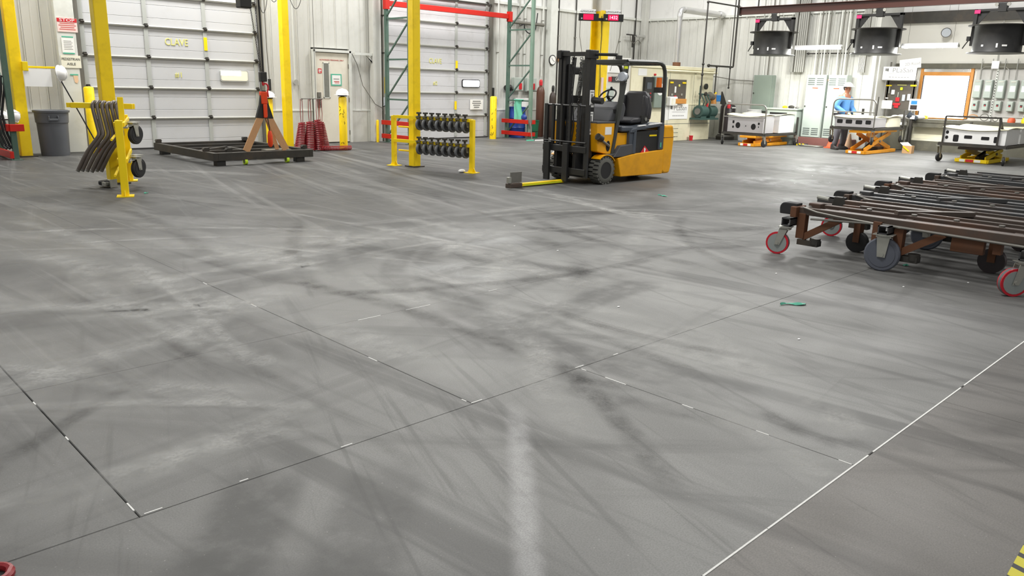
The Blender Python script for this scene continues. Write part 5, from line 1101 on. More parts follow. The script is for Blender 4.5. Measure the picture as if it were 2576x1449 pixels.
pipe('twin grey conduit low on the wall left of the electrical cabinets', [(23.11, 12.2, .42), (23.11, 11.15, .42)], .03, 'conduit'); pipe('lower grey conduit under the twin conduit by the cabinets', [(23.11, 12.2, .30), (23.11, 11.3, .30), (23.0, 11.25, .15), (22.98, 11.25, .0)], .03, 'conduit')
pipe('thin white pipe standing beside the bay return', [(23.05, 9.2, .0), (23.05, 9.2, 2.55)], .02, 'trim'); pipe('dark rod standing in the bench bay corner', [(22.95, 9.05, 0), (22.95, 9.05, 1.45)], .016, 'pipeblack')
wbk = thing('wall_bracket', 'small pipe bracket with cable in the far corner of the hall', 'bracket', (22.3, 17.2, 3.1)); G().box(-.35, .25, -.02, .02, .13, .17).box(-.03, .03, -.02, .02, -.25, .13).ob('arm', 'pipeblack', wbk, smooth=False); G().cyl((.1, -.03, .13), (.62, -.03, .13), .045, n=10).ob('pipe', 'duct', wbk); G().tube([(-.2, -.03, .13), (-.15, -.03, -.05), (0, -.03, -.12), (.25, -.03, .0), (.42, -.03, -.1), (.46, -.03, -1.3)], .014, 6).ob('cable', 'conduitd', wbk)
# ================================================================== ELECTRICAL CABINETS
def cabinet(label, y0, y1, z0, z1, depth, m, vents, nc, grp='wall electrical cabinets'):
    t = thing('electrical_cabinet', label, 'cabinet', (XW-.12, (y0+y1)/2, z0), 0, grp); w = (y1-y0)/2; h = z1-z0
    G().box(-depth+.02, 0, -w, w, 0, h).ob('body', m, t, smooth=False, bevel=.008); d = G().box(-depth, -depth+.02, -w+.015, w-.015, .015, h-.015).ob('door', m, t, smooth=False, bevel=.006)
    if vents:
        for zz in (h-.12, .08):
            for k in range(4):
                for s in (-1, 1): G().box(-depth-.004, -depth, s*.13-.10, s*.13+.10, zz+(-.055*k if zz > .5 else .055*k), zz+.028+(-.055*k if zz > .5 else .055*k)).ob('louvre', 'slot', d, smooth=False)
        lb = G().box(-depth-.004, -depth, -.09, .08, h-.50, h-.36).ob('label', 'paper', d, smooth=False); G().box(-depth-.006, -depth-.004, -.09, .08, h-.385, h-.36).ob('label_band', 'orange', lb, smooth=False)
    G().cyl((-depth-.02, w-.05, h*.5), (-depth, w-.05, h*.5), .02, n=8).ob('latch', 'darksteel', d)
    for k in range(nc):
        y = -w*.7 + 1.4*w*k/max(1, nc-1); G().cyl((-.10, y, h), (-.10, y, 6.5-z0), .020, n=8).ob('conduit', ('conduit', 'conduitd', 'trim')[k % 3], t)
    return t
cabinet('tall pale grey louvred cabinet left of the worker', 10.50, 11.09, .24, 2.02, .34, 'cabinet', True, 6); cabinet('tall pale grey louvred cabinet behind the worker', 9.90, 10.44, .24, 2.02, .34, 'cabinet', True, 6)
cabinet('dark grey green wall panel under four conduits', 12.22, 12.86, .92, 2.0, .22, 'cabdark', False, 4)
tag(G().box(22.70, 23.14, 9.6, 11.15, 0, .24).ob('cabinet_plinth', 'plinth', smooth=False, bevel=.01), 'low maroon plinth under the pale grey cabinets', 'plinth')
db = thing('disconnect_box', 'small black switch between the two pale grey cabinets', 'switch', (22.95, 10.47, 1.88)); G().box(-.12, .0, -.04, .04, -.06, .06).ob('case', 'darksteel', db, smooth=False, bevel=.006); G().cyl((-.14, 0, 0), (-.12, 0, 0), .025).ob('knob', 'wood', db)
for k, (y, w) in enumerate(((12.0, .30), (11.75, .12), (9.66, .20))):
    t = thing('cable_tray', ['wide vertical cable tray above the dark wall panel', 'narrow vertical cable tray right of the dark wall panel', 'vertical cable tray above the pale grey cabinets'][k], 'cable tray', (22.98, y if k else 11.5, 0))
    G().box(0, .05, -w/2, w/2, 2.1, 6).ob('tray', 'conduitd', t, smooth=False)
    for j in range(5): G().cyl((-.01, -w*.4+w*.2*j, 2.1), (-.01, -w*.4+w*.2*j, 6), w*.08, n=7).ob('cable', 'conduit', t)
# ================================================================== CARTS
def cart(label, x0, x1, y0, y1, zd, hz, hm, raised=False, square=False):
    t = thing('parts_cart', label, 'cart', ((x0+x1)/2, (y0+y1)/2, 0), 0, 'parts carts'); a, b = (x1-x0)/2, (y1-y0)/2
    for s in (-1, 1):
        G().box(-a, a, s*b-.025, s*b+.025, zd-.06, zd).ob('side_rail', 'darksteel', t, smooth=False); G().box(s*a-.025, s*a+.025, -b, b, zd-.06, zd).ob('end_rail', 'darksteel', t, smooth=False)
    for x in (-a*.35, a*.35): G().box(x-.025, x+.025, -b, b, zd-.06, zd-.01).ob('cross_rail', 'darksteel', t, smooth=False)
    ch = .36 if raised else zd-.06; zoff = .25 if raised else 0
    for sx in (-1, 1):
        for sy in (-1, 1):
            e = thing('caster_unit', None, None, (sx*(a-.02), sy*(b-.02), zoff), random.uniform(-.6, .6)); e.parent = t
            caster(e, .10, .045, 'rubber', 'rubber', 'zinc', 'zinc', ch)
            G().box(sx*(a-.02)-.03, sx*(a-.02)+.03, sy*(b-.02)-.03, sy*(b-.02)+.03, zd-.06, zd+.02).ob('corner_block', 'darksteel', t, smooth=False)
    if square: pts = [(-a, -b*.72, zd), (-a, -b*.72, hz), (-a, b*.9, hz), (-a, b*.9, zd-.05)]
    else:
        R = .14; pts = [(-a, -b*.98, zd-.1), (-a, -b*.98, hz-R)] + [(-a, -b*.98+R-R*math.cos(q), hz-R+R*math.sin(q)) for q in (.4, .8, 1.2, 1.57)] + [(-a, b*.98-R+R*math.sin(q), hz-R+R*math.cos(q)) for q in (0, .4, .8, 1.2, 1.57)] + [(-a, b*.98, zd-.1)]
    if square:
        for p, q in zip(pts[:-1], pts[1:]): G().bar(p, q, .035, .035).ob('handle_tube', hm, t, smooth=False)
        G().bar((-a, -b*.70, hz-.03), (-a+.35, -b*.70, zd+.3), .05, .04).ob('handle_brace', hm, t, smooth=False)
    else:
        G().tube(pts, .019, 8).ob('handle', hm, t); zm = zd + (hz-zd)*.55; G().cyl((-a, -b*.98, zm), (-a, b*.98, zm), .014, n=8).ob('handle_crossbar', hm, t)
    for sy in (-1, 1): G().box(a-.05, a, sy*b-.025, sy*b+.025, zd, zd+.45).ob('stake', 'darksteel', t, smooth=False)
    return t
def scissor(label, x0, x1, y0, y1, zt, m, grp='scissor lifts', low=False):
    t = thing('scissor_lift', label, 'scissor lift', ((x0+x1)/2, (y0+y1)/2, 0), 0, grp); a, b = (x1-x0)/2, (y1-y0)/2
    G().box(-a, a, -b, b, .0, .015).ob('base_pan', m, t, smooth=False)
    for s in (-1, 1): G().box(-a, a, s*b-.03, s*b+.03, .012, .09).ob('base_rail', m, t, smooth=False, bevel=.006); G().box(s*a-.03, s*a+.03, -b, b, .012, .09).ob('base_end', m, t, smooth=False, bevel=.006)
    e = -a-.034
    for (p, q, mm) in ((-.16, .02, 'paper'), (.02, .0, 'redsign'), (.10, .24, 'paper')):
        pass
    G().box(e, e+.004, -b*.15, b*.35, .02, .08).ob('red_label', 'redsign', t, smooth=False); G().box(e, e+.004, b*.4, b*.75, .02, .08).ob('white_label', 'paper', t, smooth=False); G().box(e, e+.004, -b*.6, -b*.2, .02, .08).ob('white_label', 'paper', t, smooth=False)
    for s in (-1, 1):
        y = s*(b-.07)
        G().bar((-a+.08, y, .10), (a-.25, y, zt-.07), .03, .11).ob('scissor_arm', m, t, smooth=False, bevel=.006); G().bar((a-.08, y-s*.04, .10), (-a+.25, y-s*.04, zt-.07), .03, .11).ob('scissor_arm', m, t, smooth=False, bevel=.006)
        G().cyl((0, y-.05, (zt+.03)/2), (0, y+.05, (zt+.03)/2), .03, n=12).ob('pivot_pin', 'steel', t)
    G().cyl((-a*.5, 0, .10), (a*.2, 0, zt*.6), .045, n=12).ob('ram', 'darksteel', t); G().box(-a, a, -b, b, zt-.06, zt).ob('platform', m if not low else 'rust2', t, smooth=False, bevel=.008)
    G().box(a*.2, a*.6, -b*.4, b*.4, .015, .14).ob('power_unit', 'darksteel', t, smooth=False)
    return t
def hood_panel(name, label, x0, x1, y0, y1, z0, z1, holes, fm='greyp', arch=.05, grp='moulded panels on the carts'):
    """moulded panel standing on a cart: front face with cut-outs, side faces, sagging top skin"""
    t = thing(name, label, 'moulded panel', ((x0+x1)/2, (y0+y1)/2, z0), 0, grp); a, b, h = (x1-x0)/2, (y1-y0)/2, z1-z0
    n = 10; top = [(-b+2*b*i/n, h - arch*math.sin(PI*i/n)) for i in range(n+1)]
    G().prism([(-b, 0), (b, 0)] + top[::-1], 'x', -a, -a+.05).ob('front_face', fm, t, smooth=False)
    G().prism([(-b, 0), (b, 0)] + top[::-1], 'x', a-.05, a).ob('rear_face', fm, t, smooth=False)
    for s in (-1, 1): G().box(-a+.05, a-.05, s*b-.025 if s > 0 else -b, b if s > 0 else -b+.025, 0, h).ob('side_face', fm, t, smooth=False)
    vs, fs = [], []; nx = 10
    for off in (0, .012):
        for i in range(nx+1):
            for j in range(n+1): vs.append((-a-.03+(2*a+.06)*i/nx, (-b-.03)+(2*b+.06)*j/n, h + .012 - arch*math.sin(PI*j/n)*(1-.6*i/nx) + .03*math.sin(PI*i/nx) + off))
    N_ = (nx+1)*(n+1)
    for q in range(2):
        for i in range(nx):
            for j in range(n): c = q*N_+i*(n+1)+j; f = (c, c+1, c+n+2, c+n+1); fs.append(f if q else f[::-1])
    for i in range(nx): fs += [(i*(n+1), (i+1)*(n+1), N_+(i+1)*(n+1), N_+i*(n+1)), (i*(n+1)+n, N_+i*(n+1)+n, N_+(i+1)*(n+1)+n, (i+1)*(n+1)+n)]
    for j in range(n): fs += [(j, N_+j, N_+j+1, j+1), (nx*(n+1)+j, nx*(n+1)+j+1, N_+nx*(n+1)+j+1, N_+nx*(n+1)+j)]
    G().add(vs, fs).ob('top_skin', 'resin', t)
    for (y, z, w, hh, kind) in holes:
        if kind == 'o': poly = [(y+w*math.cos(q), z+hh*math.sin(q)) for q in [2*PI*i/20 for i in range(20)]]
        else: r = min(w, hh)*.45; poly = [(p[0], p[1]) for p in rrect(y-w, y+w, z-hh, z+hh, r, 3)]
        G().prism(poly, 'x', -a-.003, -a+.002).ob('cut_out', 'hole', t, smooth=False)
        G().prism([((p[0]-y)*1.07+y, (p[1]-z)*1.07+z) for p in poly], 'x', -a-.0015, -a+.001).ob('cut_out_rim', fm, t, smooth=False)
    return t
# cart nearest the corner, low on its orange lift
cart('parts cart with a hooped handle on an orange lift nearest the oven', 20.55, 22.45, 11.08, 12.42, .36, 1.15, 'steel')
hood_panel('moulded_panel', 'grey moulded panel with two round holes on the cart nearest the oven', 20.66, 21.25, 11.20, 12.32, .372, .84, [(.10+.13, .19, .075, .085, 'o'), (-.28+.02, .17, .075, .085, 'o'), (.38, .28, .03, .04, 'r'), (.38, .14, .028, .035, 'o'), (-.02, .18, .015, .018, 'o'), (-.42, .26, .03, .035, 'o'), (-.42, .17, .015, .02, 'o')])
hood_panel('moulded_panel', 'white curved panel with clamps at the rear of the cart nearest the oven', 21.45, 22.35, 11.14, 12.30, .372, .86, [], 'greylt', .06)
scissor('orange scissor lift under the cart nearest the oven', 20.45, 22.3, 11.30, 11.78, .295, 'lift_orange')
bx_ = thing('storage_case', 'pale grey green case on the floor behind the cart nearest the oven', 'case', (22.75, 11.75, 0)); G().box(-.2, .2, -.55, .4, 0, 1.0).ob('body', 'cabinet', bx_, smooth=False, bevel=.02); G().box(-.23, .23, -.58, .43, 1.0, 1.05).ob('lid', 'cabinet', bx_, smooth=False, bevel=.012); G().box(-.205, -.2, -.25, .3, .84, .92).ob('grip_slot', 'hole', bx_, smooth=False)
gl = thing('work_gloves', 'yellow and dark gloves lying on the pale grey case', 'gloves', (22.68, 11.55, 1.05)); G().ball((0, .1, .03), .07, (.8, 1.2, .6), 10, 6).ob('yellow_glove', 'yellow2', gl); G().ball((0, -.1, .035), .075, (.8, 1.3, .7), 10, 6).ob('dark_glove', 'darksteel', gl); G().ball((0, -.28, .025), .05, (.8, 1.2, .6), 10, 6).ob('grey_glove', 'steel', gl)
# cart beside the worker, raised
cart('parts cart beside the worker raised high on an orange lift', 20.80, 22.75, 8.22, 9.34, .67, 1.38, 'steel', raised=True)
hood_panel('moulded_panel', 'grey moulded panel with four slots on the raised cart beside the worker', 20.88, 21.75, 8.30, 9.28, .682, .92, [(.36, .13, .075, .05, 'r'), (.12, .13, .085, .05, 'r'), (-.14, .125, .085, .05, 'r'), (-.38, .13, .07, .05, 'r')], 'greyp', .03)
hood_panel('moulded_panel', 'cream curved panel at the rear of the raised cart beside the worker', 21.85, 22.68, 8.28, 9.20, .682, .92, [(-.38, .15, .03, .05, 'r')], 'benchcream', .05)
scissor('orange scissor lift standing tall under the raised cart', 20.80, 22.75, 8.36, 8.84, .60, 'lift_orange')
# cart at the right edge on a yellow lift
cart('parts cart with a square handle on a yellow lift at the right edge', 20.62, 22.85, 5.15, 6.58, .44, 1.06, 'darksteel', square=True)
hood_panel('moulded_panel', 'white moulded panel with two long slots on the cart at the right edge', 20.66, 21.7, 5.20, 6.52, .452, .79, [(.12, .15, .085, .038, 'r'), (-.24, .14, .085, .038, 'r'), (.38, .11, .06, .08, 'r'), (-.47, .12, .05, .07, 'r'), (.58, .24, .035, .04, 'o'), (.58, .12, .035, .04, 'o')], 'greylt', .05)
hood_panel('moulded_panel', 'rear white moulded panel with round holes on the cart at the right edge', 21.85, 22.8, 5.20, 6.52, .452, .80, [(-.3, .2, .05, .06, 'o')], 'greylt', .04)
scissor('low yellow scissor lift under the cart at the right edge', 20.85, 22.5, 5.55, 6.22, .36, 'yellow', low=True)
# ---- things around the carts
tk = thing('tall_tank', 'tall dark tank wrapped in maroon film beside the oven', 'tank', (22.62, 13.55, 0)); G().lathe([(.10, .14), (.22, .20), (.23, .55), (.235, 1.02), (.20, 1.08), (.05, 1.10)], 22, Tm((0, 0, 0), ry=.04)).ob('body', 'tarp', tk); G().lathe([(.28, 0), (.29, .1), (.24, .16)], 20).ob('base', 'darksteel', tk); G().box(-.12, .1, -.24, -.22, .98, 1.02).ob('label', 'paper', tk, smooth=False)
gp_ = G().prism([(.0, 1.10), (.42, 1.02), (.06, 1.48), (.02, 1.48)], 'y', .26, .28).ob('funnel_plate', 'darksteel', tk, smooth=False)
rb = thing('spray_bottle', 'red and white bottle by the top of the dark tank', 'bottle', (22.38, 13.36, .98)); G().lathe([(.05, 0), (.055, .1), (.03, .14), (.02, .18)], 12).ob('body', 'redsign', rb); G().ball((0, 0, .21), .06, (1, 1, .7), 10, 6).ob('cap', 'white', rb)
for k, (x, y, r, h, lab) in enumerate(((22.90, 13.05, .20, .28, 'white bucket on the floor behind the cart nearest the oven'), (22.80, 12.70, .22, .95, 'tall white tub standing behind the hooped cart handle'))):
    t = thing('bucket', lab, 'bucket', (x, y, 0)); G().lathe([(r*.85, 0), (r, h), (r*1.06, h), (r*1.06, h+.025), (r*.9, h+.025), (r*.78, .02)], 22).ob('body', 'greylt', t); G().tube(arc((0, 0, h*.85), r*1.05, PI, 2*PI, 10, 'yz'), .006, 5).ob('bail', 'steel', t)
bb = thing('waste_barrel', 'dull grey barrel standing at the left end of the bench', 'barrel', (23.75, 8.80, 0)); G().lathe([(.24, 0), (.27, .02), (.29, .66), (.30, .66), (.30, .69), (.27, .69), (.22, .04)], 24).ob('body', 'bench', bb); G().ball((0, 0, .70), .25, (1, 1, .35), 12, 6, 0, .5).ob('bag', 'white', bb)
t = thing('cardboard_box', 'open cardboard box and papers beside the raised cart', 'box', (22.6, 7.95, 0)); t.scale = (.6, .6, .6); G().box(-.16, .16, -.2, .2, 0, .34).ob('carton', 'cardboard', t, smooth=False); G().prism([(-.2, .34), (.2, .34), (.34, .46), (.0, .50)], 'x', -.16, -.15).ob('flap', 'paper', t, smooth=False); G().bar((-.17, .18, .30), (-.17, -.1, .10), .01, .05).ob('yellow_strap', 'yellow2', t, smooth=False)
for k, (x, y, lab) in enumerate(((22.4, 10.0, 'small orange cone on the floor behind the worker'), (22.55, 9.55, 'tall orange cone standing left of the raised lift'))):
    t = thing('traffic_cone', lab, 'cone', (x, y, 0)); G().box(-.13, .13, -.13, .13, 0, .03).ob('foot', 'foam', t, smooth=False); G().lathe([(.11, .03), (.03, .42 if k else .28), (.0, .43 if k else .29)], 16).ob('cone', 'foam' if k == 0 else 'peach', t)
wh = thing('wheel_ring', 'grey tube ring lying on the floor left of the worker', 'ring', (22.35, 10.55, .02)); G().tube([(.14*math.cos(q), .34*math.sin(q), 0) for q in [2*PI*i/20 for i in range(20)]], .02, 6, True).ob('ring', 'conduitd', wh)
hp = thing('hazard_block', 'yellow and black striped floor block beside the cart nearest the oven', 'block', (22.55, 10.95, 0)); G().box(-.06, .06, -.18, .18, 0, .06).ob('block', 'hazk', hp, smooth=False)
for k in range(3): G().prism([(-.15+.11*k, 0.002), (-.09+.11*k, 0.002), (-.05+.11*k, .062), (-.11+.11*k, .062)], 'x', -.063, -.06).ob('stripe', 'yellow2', hp, smooth=False)
# ================================================================== BENCH BAY
bn_ = thing('work_bench', 'long dark work bench under the window and switch boxes', 'bench', (24.02, 0, 0))
G().box(0, .56, 2.2, 8.62, .78, .88).ob('worktop', 'bench', bn_, smooth=False, bevel=.01); G().box(.02, .10, 2.2, 8.6, .66, .78).ob('apron', 'bench', bn_, smooth=False); G().box(.12, .56, 2.2, 8.55, .28, .34).ob('lower_shelf', 'benchcream', bn_, smooth=False)
G().box(.06, .56, 2.2, 8.6, 0, .28).ob('plinth', 'bench', bn_, smooth=False); G().box(.30, .33, 2.2, 8.6, .34, .66).ob('back_panel', 'benchcream', bn_, smooth=False)
for y in (2.3, 4.4, 6.55, 8.5): G().box(.03, .12, y-.05, y+.05, 0, .78).ob('leg', 'bench', bn_, smooth=False)
plasan('white PLASAN sign hanging above the tool board in the bench bay', (23.62, 8.84, 2.10), .90, .36, (0, 0, -PI/2))
s2 = thing('paper_sign', 'tilted white paper sign reading 2D Road above the PLASAN sign', 'sign', (23.66, 8.60, 2.36), 0, None, (0, -.12, -PI/2)); G().box(-.28, .28, -.006, 0, -.13, .13).ob('sheet', 'paper', s2, smooth=False); text('lettering', '2D Road', .11, (.06, -.008, -.01), RW, 'inkgrey', s2, .0008)
pg = thing('tool_board', 'grey tool board hung with tools left of the bay window', 'board', (23.98, 8.88, 1.52), 0, None, (0, 0, -PI/2)); G().box(-.42, .42, 0, .02, -.40, .38).ob('board', 'pegb', pg, smooth=False)
G().box(-.42, .42, .02, .06, .38, .42).ob('top_rail', 'conduit', pg, smooth=False)
for s in (-.36, .36): G().box(s-.02, s+.02, .0, .03, -1.5, .9).ob('stand_post', 'conduitd', pg, smooth=False)
for (x, z, w, h, m, nm) in ((-.33, .25, .16, .04, 'yellow2', 'tool'), (-.30, .14, .04, .22, 'zinc', 'tool'), (-.19, .07, .09, .13, 'white', 'tag'), (.03, .27, .26, .018, 'stencil', 'tool'), (.03, .17, .07, .08, 'limelab', 'tool'), (.34, .26, .16, .05, 'yellow2', 'tool'), (-.04, .0, .04, .14, 'zinc', 'tool'), (-.04, -.13, .11, .12, 'redsign', 'tool'), (-.05, -.26, .20, .07, 'redsign', 'tool'), (-.05, -.33, .12, .07, 'redsign', 'tool'), (.12, -.08, .085, .18, 'lamp', 'bottle'), (.26, -.06, .085, .18, 'lamp', 'bottle'), (-.34, -.28, .34, .24, 'white_emb', 'white_card'), (-.34, -.10, .08, .035, 'white', 'tag')):
    G().bx((x, -.02, z), (w, .03, h)).ob(nm, m, pg, smooth=False, bevel=.008)
fb = thing('flyer_holder', 'clear flyer holder with blue and purple flyers beside the window frame', 'holder', (23.95, 8.42, 1.25), 0, None, (0, 0, -PI/2)); G().box(-.16, .16, 0, .03, -.15, .17).ob('holder', 'white_emb', fb, smooth=False); G().box(-.11, .05, -.006, 0, .02, .12).ob('blue_flyer', 'blueclamp', fb, smooth=False); G().box(-.12, .06, -.006, 0, -.12, -.0).ob('purple_flyer', 'tarp', fb, smooth=False); G().box(-.02, .02, .0, .03, -.37, -.15).ob('stand', 'conduitd', fb, smooth=False)
bp_ = G().box(XR-.03, XR-.004, 5.6, 7.16, 1.0, 2.25).ob('switch_backboard', 'greyc', smooth=False); tag(bp_, 'pale backboard behind the grey switch boxes right of the window', 'board')
for k, y in enumerate((7.05, 6.79, 6.49, 6.20, 5.93)):
    for r, (zc, w, h) in enumerate(((1.73, .095, .24), (1.29, .075, .13))):
        t = thing('switch_box', '%s grey %s box right of the window, %s from the left' % (('tall', 'disconnect')[r == 2] if False else ('upper', 'lower')[r], ('disconnect', 'starter')[r], ORD[k]), 'switch box', (XR-.03, y-.0, zc), 0, 'grey switch boxes'); 
        G().box(-.14, 0, -w, w, -h, h).ob('case', 'cabinet', t, smooth=False, bevel=.012); cv = G().box(-.155, -.14, -w+.012, w-.012, -h+.015, h-.015).ob('cover', 'cabinet', t, smooth=False, bevel=.006)
        if r == 0: G().box(-.158, -.155, -.06, .06, -.06, .09).ob('label', 'white_emb', cv, smooth=False); G().box(-.165, -.155, -.055, .055, h-.06, h-.03).ob('handle', 'zinc', cv, smooth=False); G().cyl((-.07, 0, h), (-.07, 0, 2.52-zc), .012, n=6).ob('conduit', 'conduit', t)
        else: G().box(-.16, -.155, -.028, .028, -.01, .05).ob('button_plate', 'ink', cv, smooth=False); G().cyl((-.168, 0, .005), (-.16, 0, .005), .016, n=8).ob('red_button', 'redsign', cv)
for k, y in enumerate((6.65, 5.85)):
    t = thing('strut_channel', ['perforated strut channel between the second and third switch boxes', 'perforated strut channel by the last switch box'][k], 'channel', (XR-.05, y, 0)); G().box(0, .03, -.022, .022, .90, 2.26).ob('channel', 'trim', t, smooth=False); 
    for j in range(18): G().box(-.002, .0, -.010, .010, .95+.072*j, .98+.072*j).ob('slot_hole', 'hole', t, smooth=False)
jb = thing('junction_box', 'white junction box with curved conduits above the switch boxes', 'box', (XR-.08, 6.72, 2.36)); G().box(-.04, .06, -.09, .09, -.10, .10).ob('case', 'white_emb', jb, smooth=False, bevel=.006)
for s in (-1, 1): G().tube([(0, s*.09, -.04), (0, s*.25, -.05), (0, s*.33, -.12), (0, s*.35, -.35)], .012, 6).ob('conduit', 'conduit', jb)
G().cyl((0, -.02, .1), (0, -.02, 3), .014, n=6).ob('riser', 'conduit', jb)
fl_ = thing('flood_lamp', 'round flood lamp on the wall above the right strip light', 'lamp', (XR-.02, 8.06, 3.24)); G().cyl((0, 0, 0), (-.12, .03, 0), .06, n=12).ob('stem', 'darksteel', fl_); G().cyl((-.10, .02, 0), (-.22, -.03, -.03), .09, .13, 20).ob('shell', 'darksteel', fl_); G().cyl((-.218, -.03, -.03), (-.225, -.033, -.032), .115, n=20).ob('lens', 'lamp', fl_)
for k, (y, w, h, m, nm, lab) in enumerate(((8.36, .07, .10, 'yellow2', 'glove_box', 'small yellow box on the bench at the window corner'), (8.20, .06, .09, 'yellow2', 'tape_box', 'pale yellow tape box next to the yellow box on the bench'), (6.05, .09, .12, 'foam', 'orange_cap', 'orange rounded cap on the bench under the switch boxes'), (5.72, .10, .14, 'yellow2', 'yellow_tub', 'yellow tub on the bench at the right edge'))):
    t = thing(nm, lab, 'box' if k < 2 else 'tub', (24.25, y, .88))
    if k < 2: G().box(-.06, .06, -w, w, 0, h).ob('carton', m, t, smooth=False, bevel=.006)
    else: G().lathe([(w, 0), (w*1.05, h*.6), (w*.7, h), (w*.2, h*1.05)], 16).ob('body', m, t)
    G().box(-.062, -.06, -w*.5, w*.4, h*.3, h*.6).ob('label', 'ink' if k == 0 else 'offwhite', t, smooth=False) if k < 2 else None
for k, (y, r) in enumerate(((7.0, .11), (6.72, .10), (6.45, .06))):
    t = thing('wire_coil', ['yellow loose wire coil on the bench right of the window', 'dark cable loop leaning under the third switch box', 'small grey cable loop beside the dark cable loop'][k], 'coil', (24.3, y, .89)); G().tube([(0, r*math.cos(q), r+.0+r*math.sin(q)*(.9 if k else .4)) for q in [2*PI*i/18 for i in range(18)]], .010, 6, True).ob('loop', ('wood', 'conduitd', 'conduitd')[k], t)
wf = thing('crumpled_film', 'heap of white plastic film on the bench end behind the raised cart', 'film', (24.05, 8.50, .88)); 
wv = G()
for (dx, dy, r) in ((0, 0, .14), (-.05, .25, .11), (.02, -.2, .12), (.0, .45, .08)): wv.ball((dx, dy, .04), r, (.9, 1.3, .55), 10, 6)
wf_o = wv.ob('film', 'white', wf)
bgp = thing('spray_gun', 'dark blue and white tool standing at the end of the bench', 'tool', (23.85, 8.42, 0)); G().cyl((0, 0, .0), (0, 0, .95), .05, n=10).ob('stand', 'darksteel', bgp); G().cyl((-.05, .1, 1.0), (.05, -.12, .88), .09, .07, 14).ob('head', 'coverb', bgp); G().bx((-.07, -.04, .92), (.02, .12, .10)).ob('label', 'paper', bgp, smooth=False)
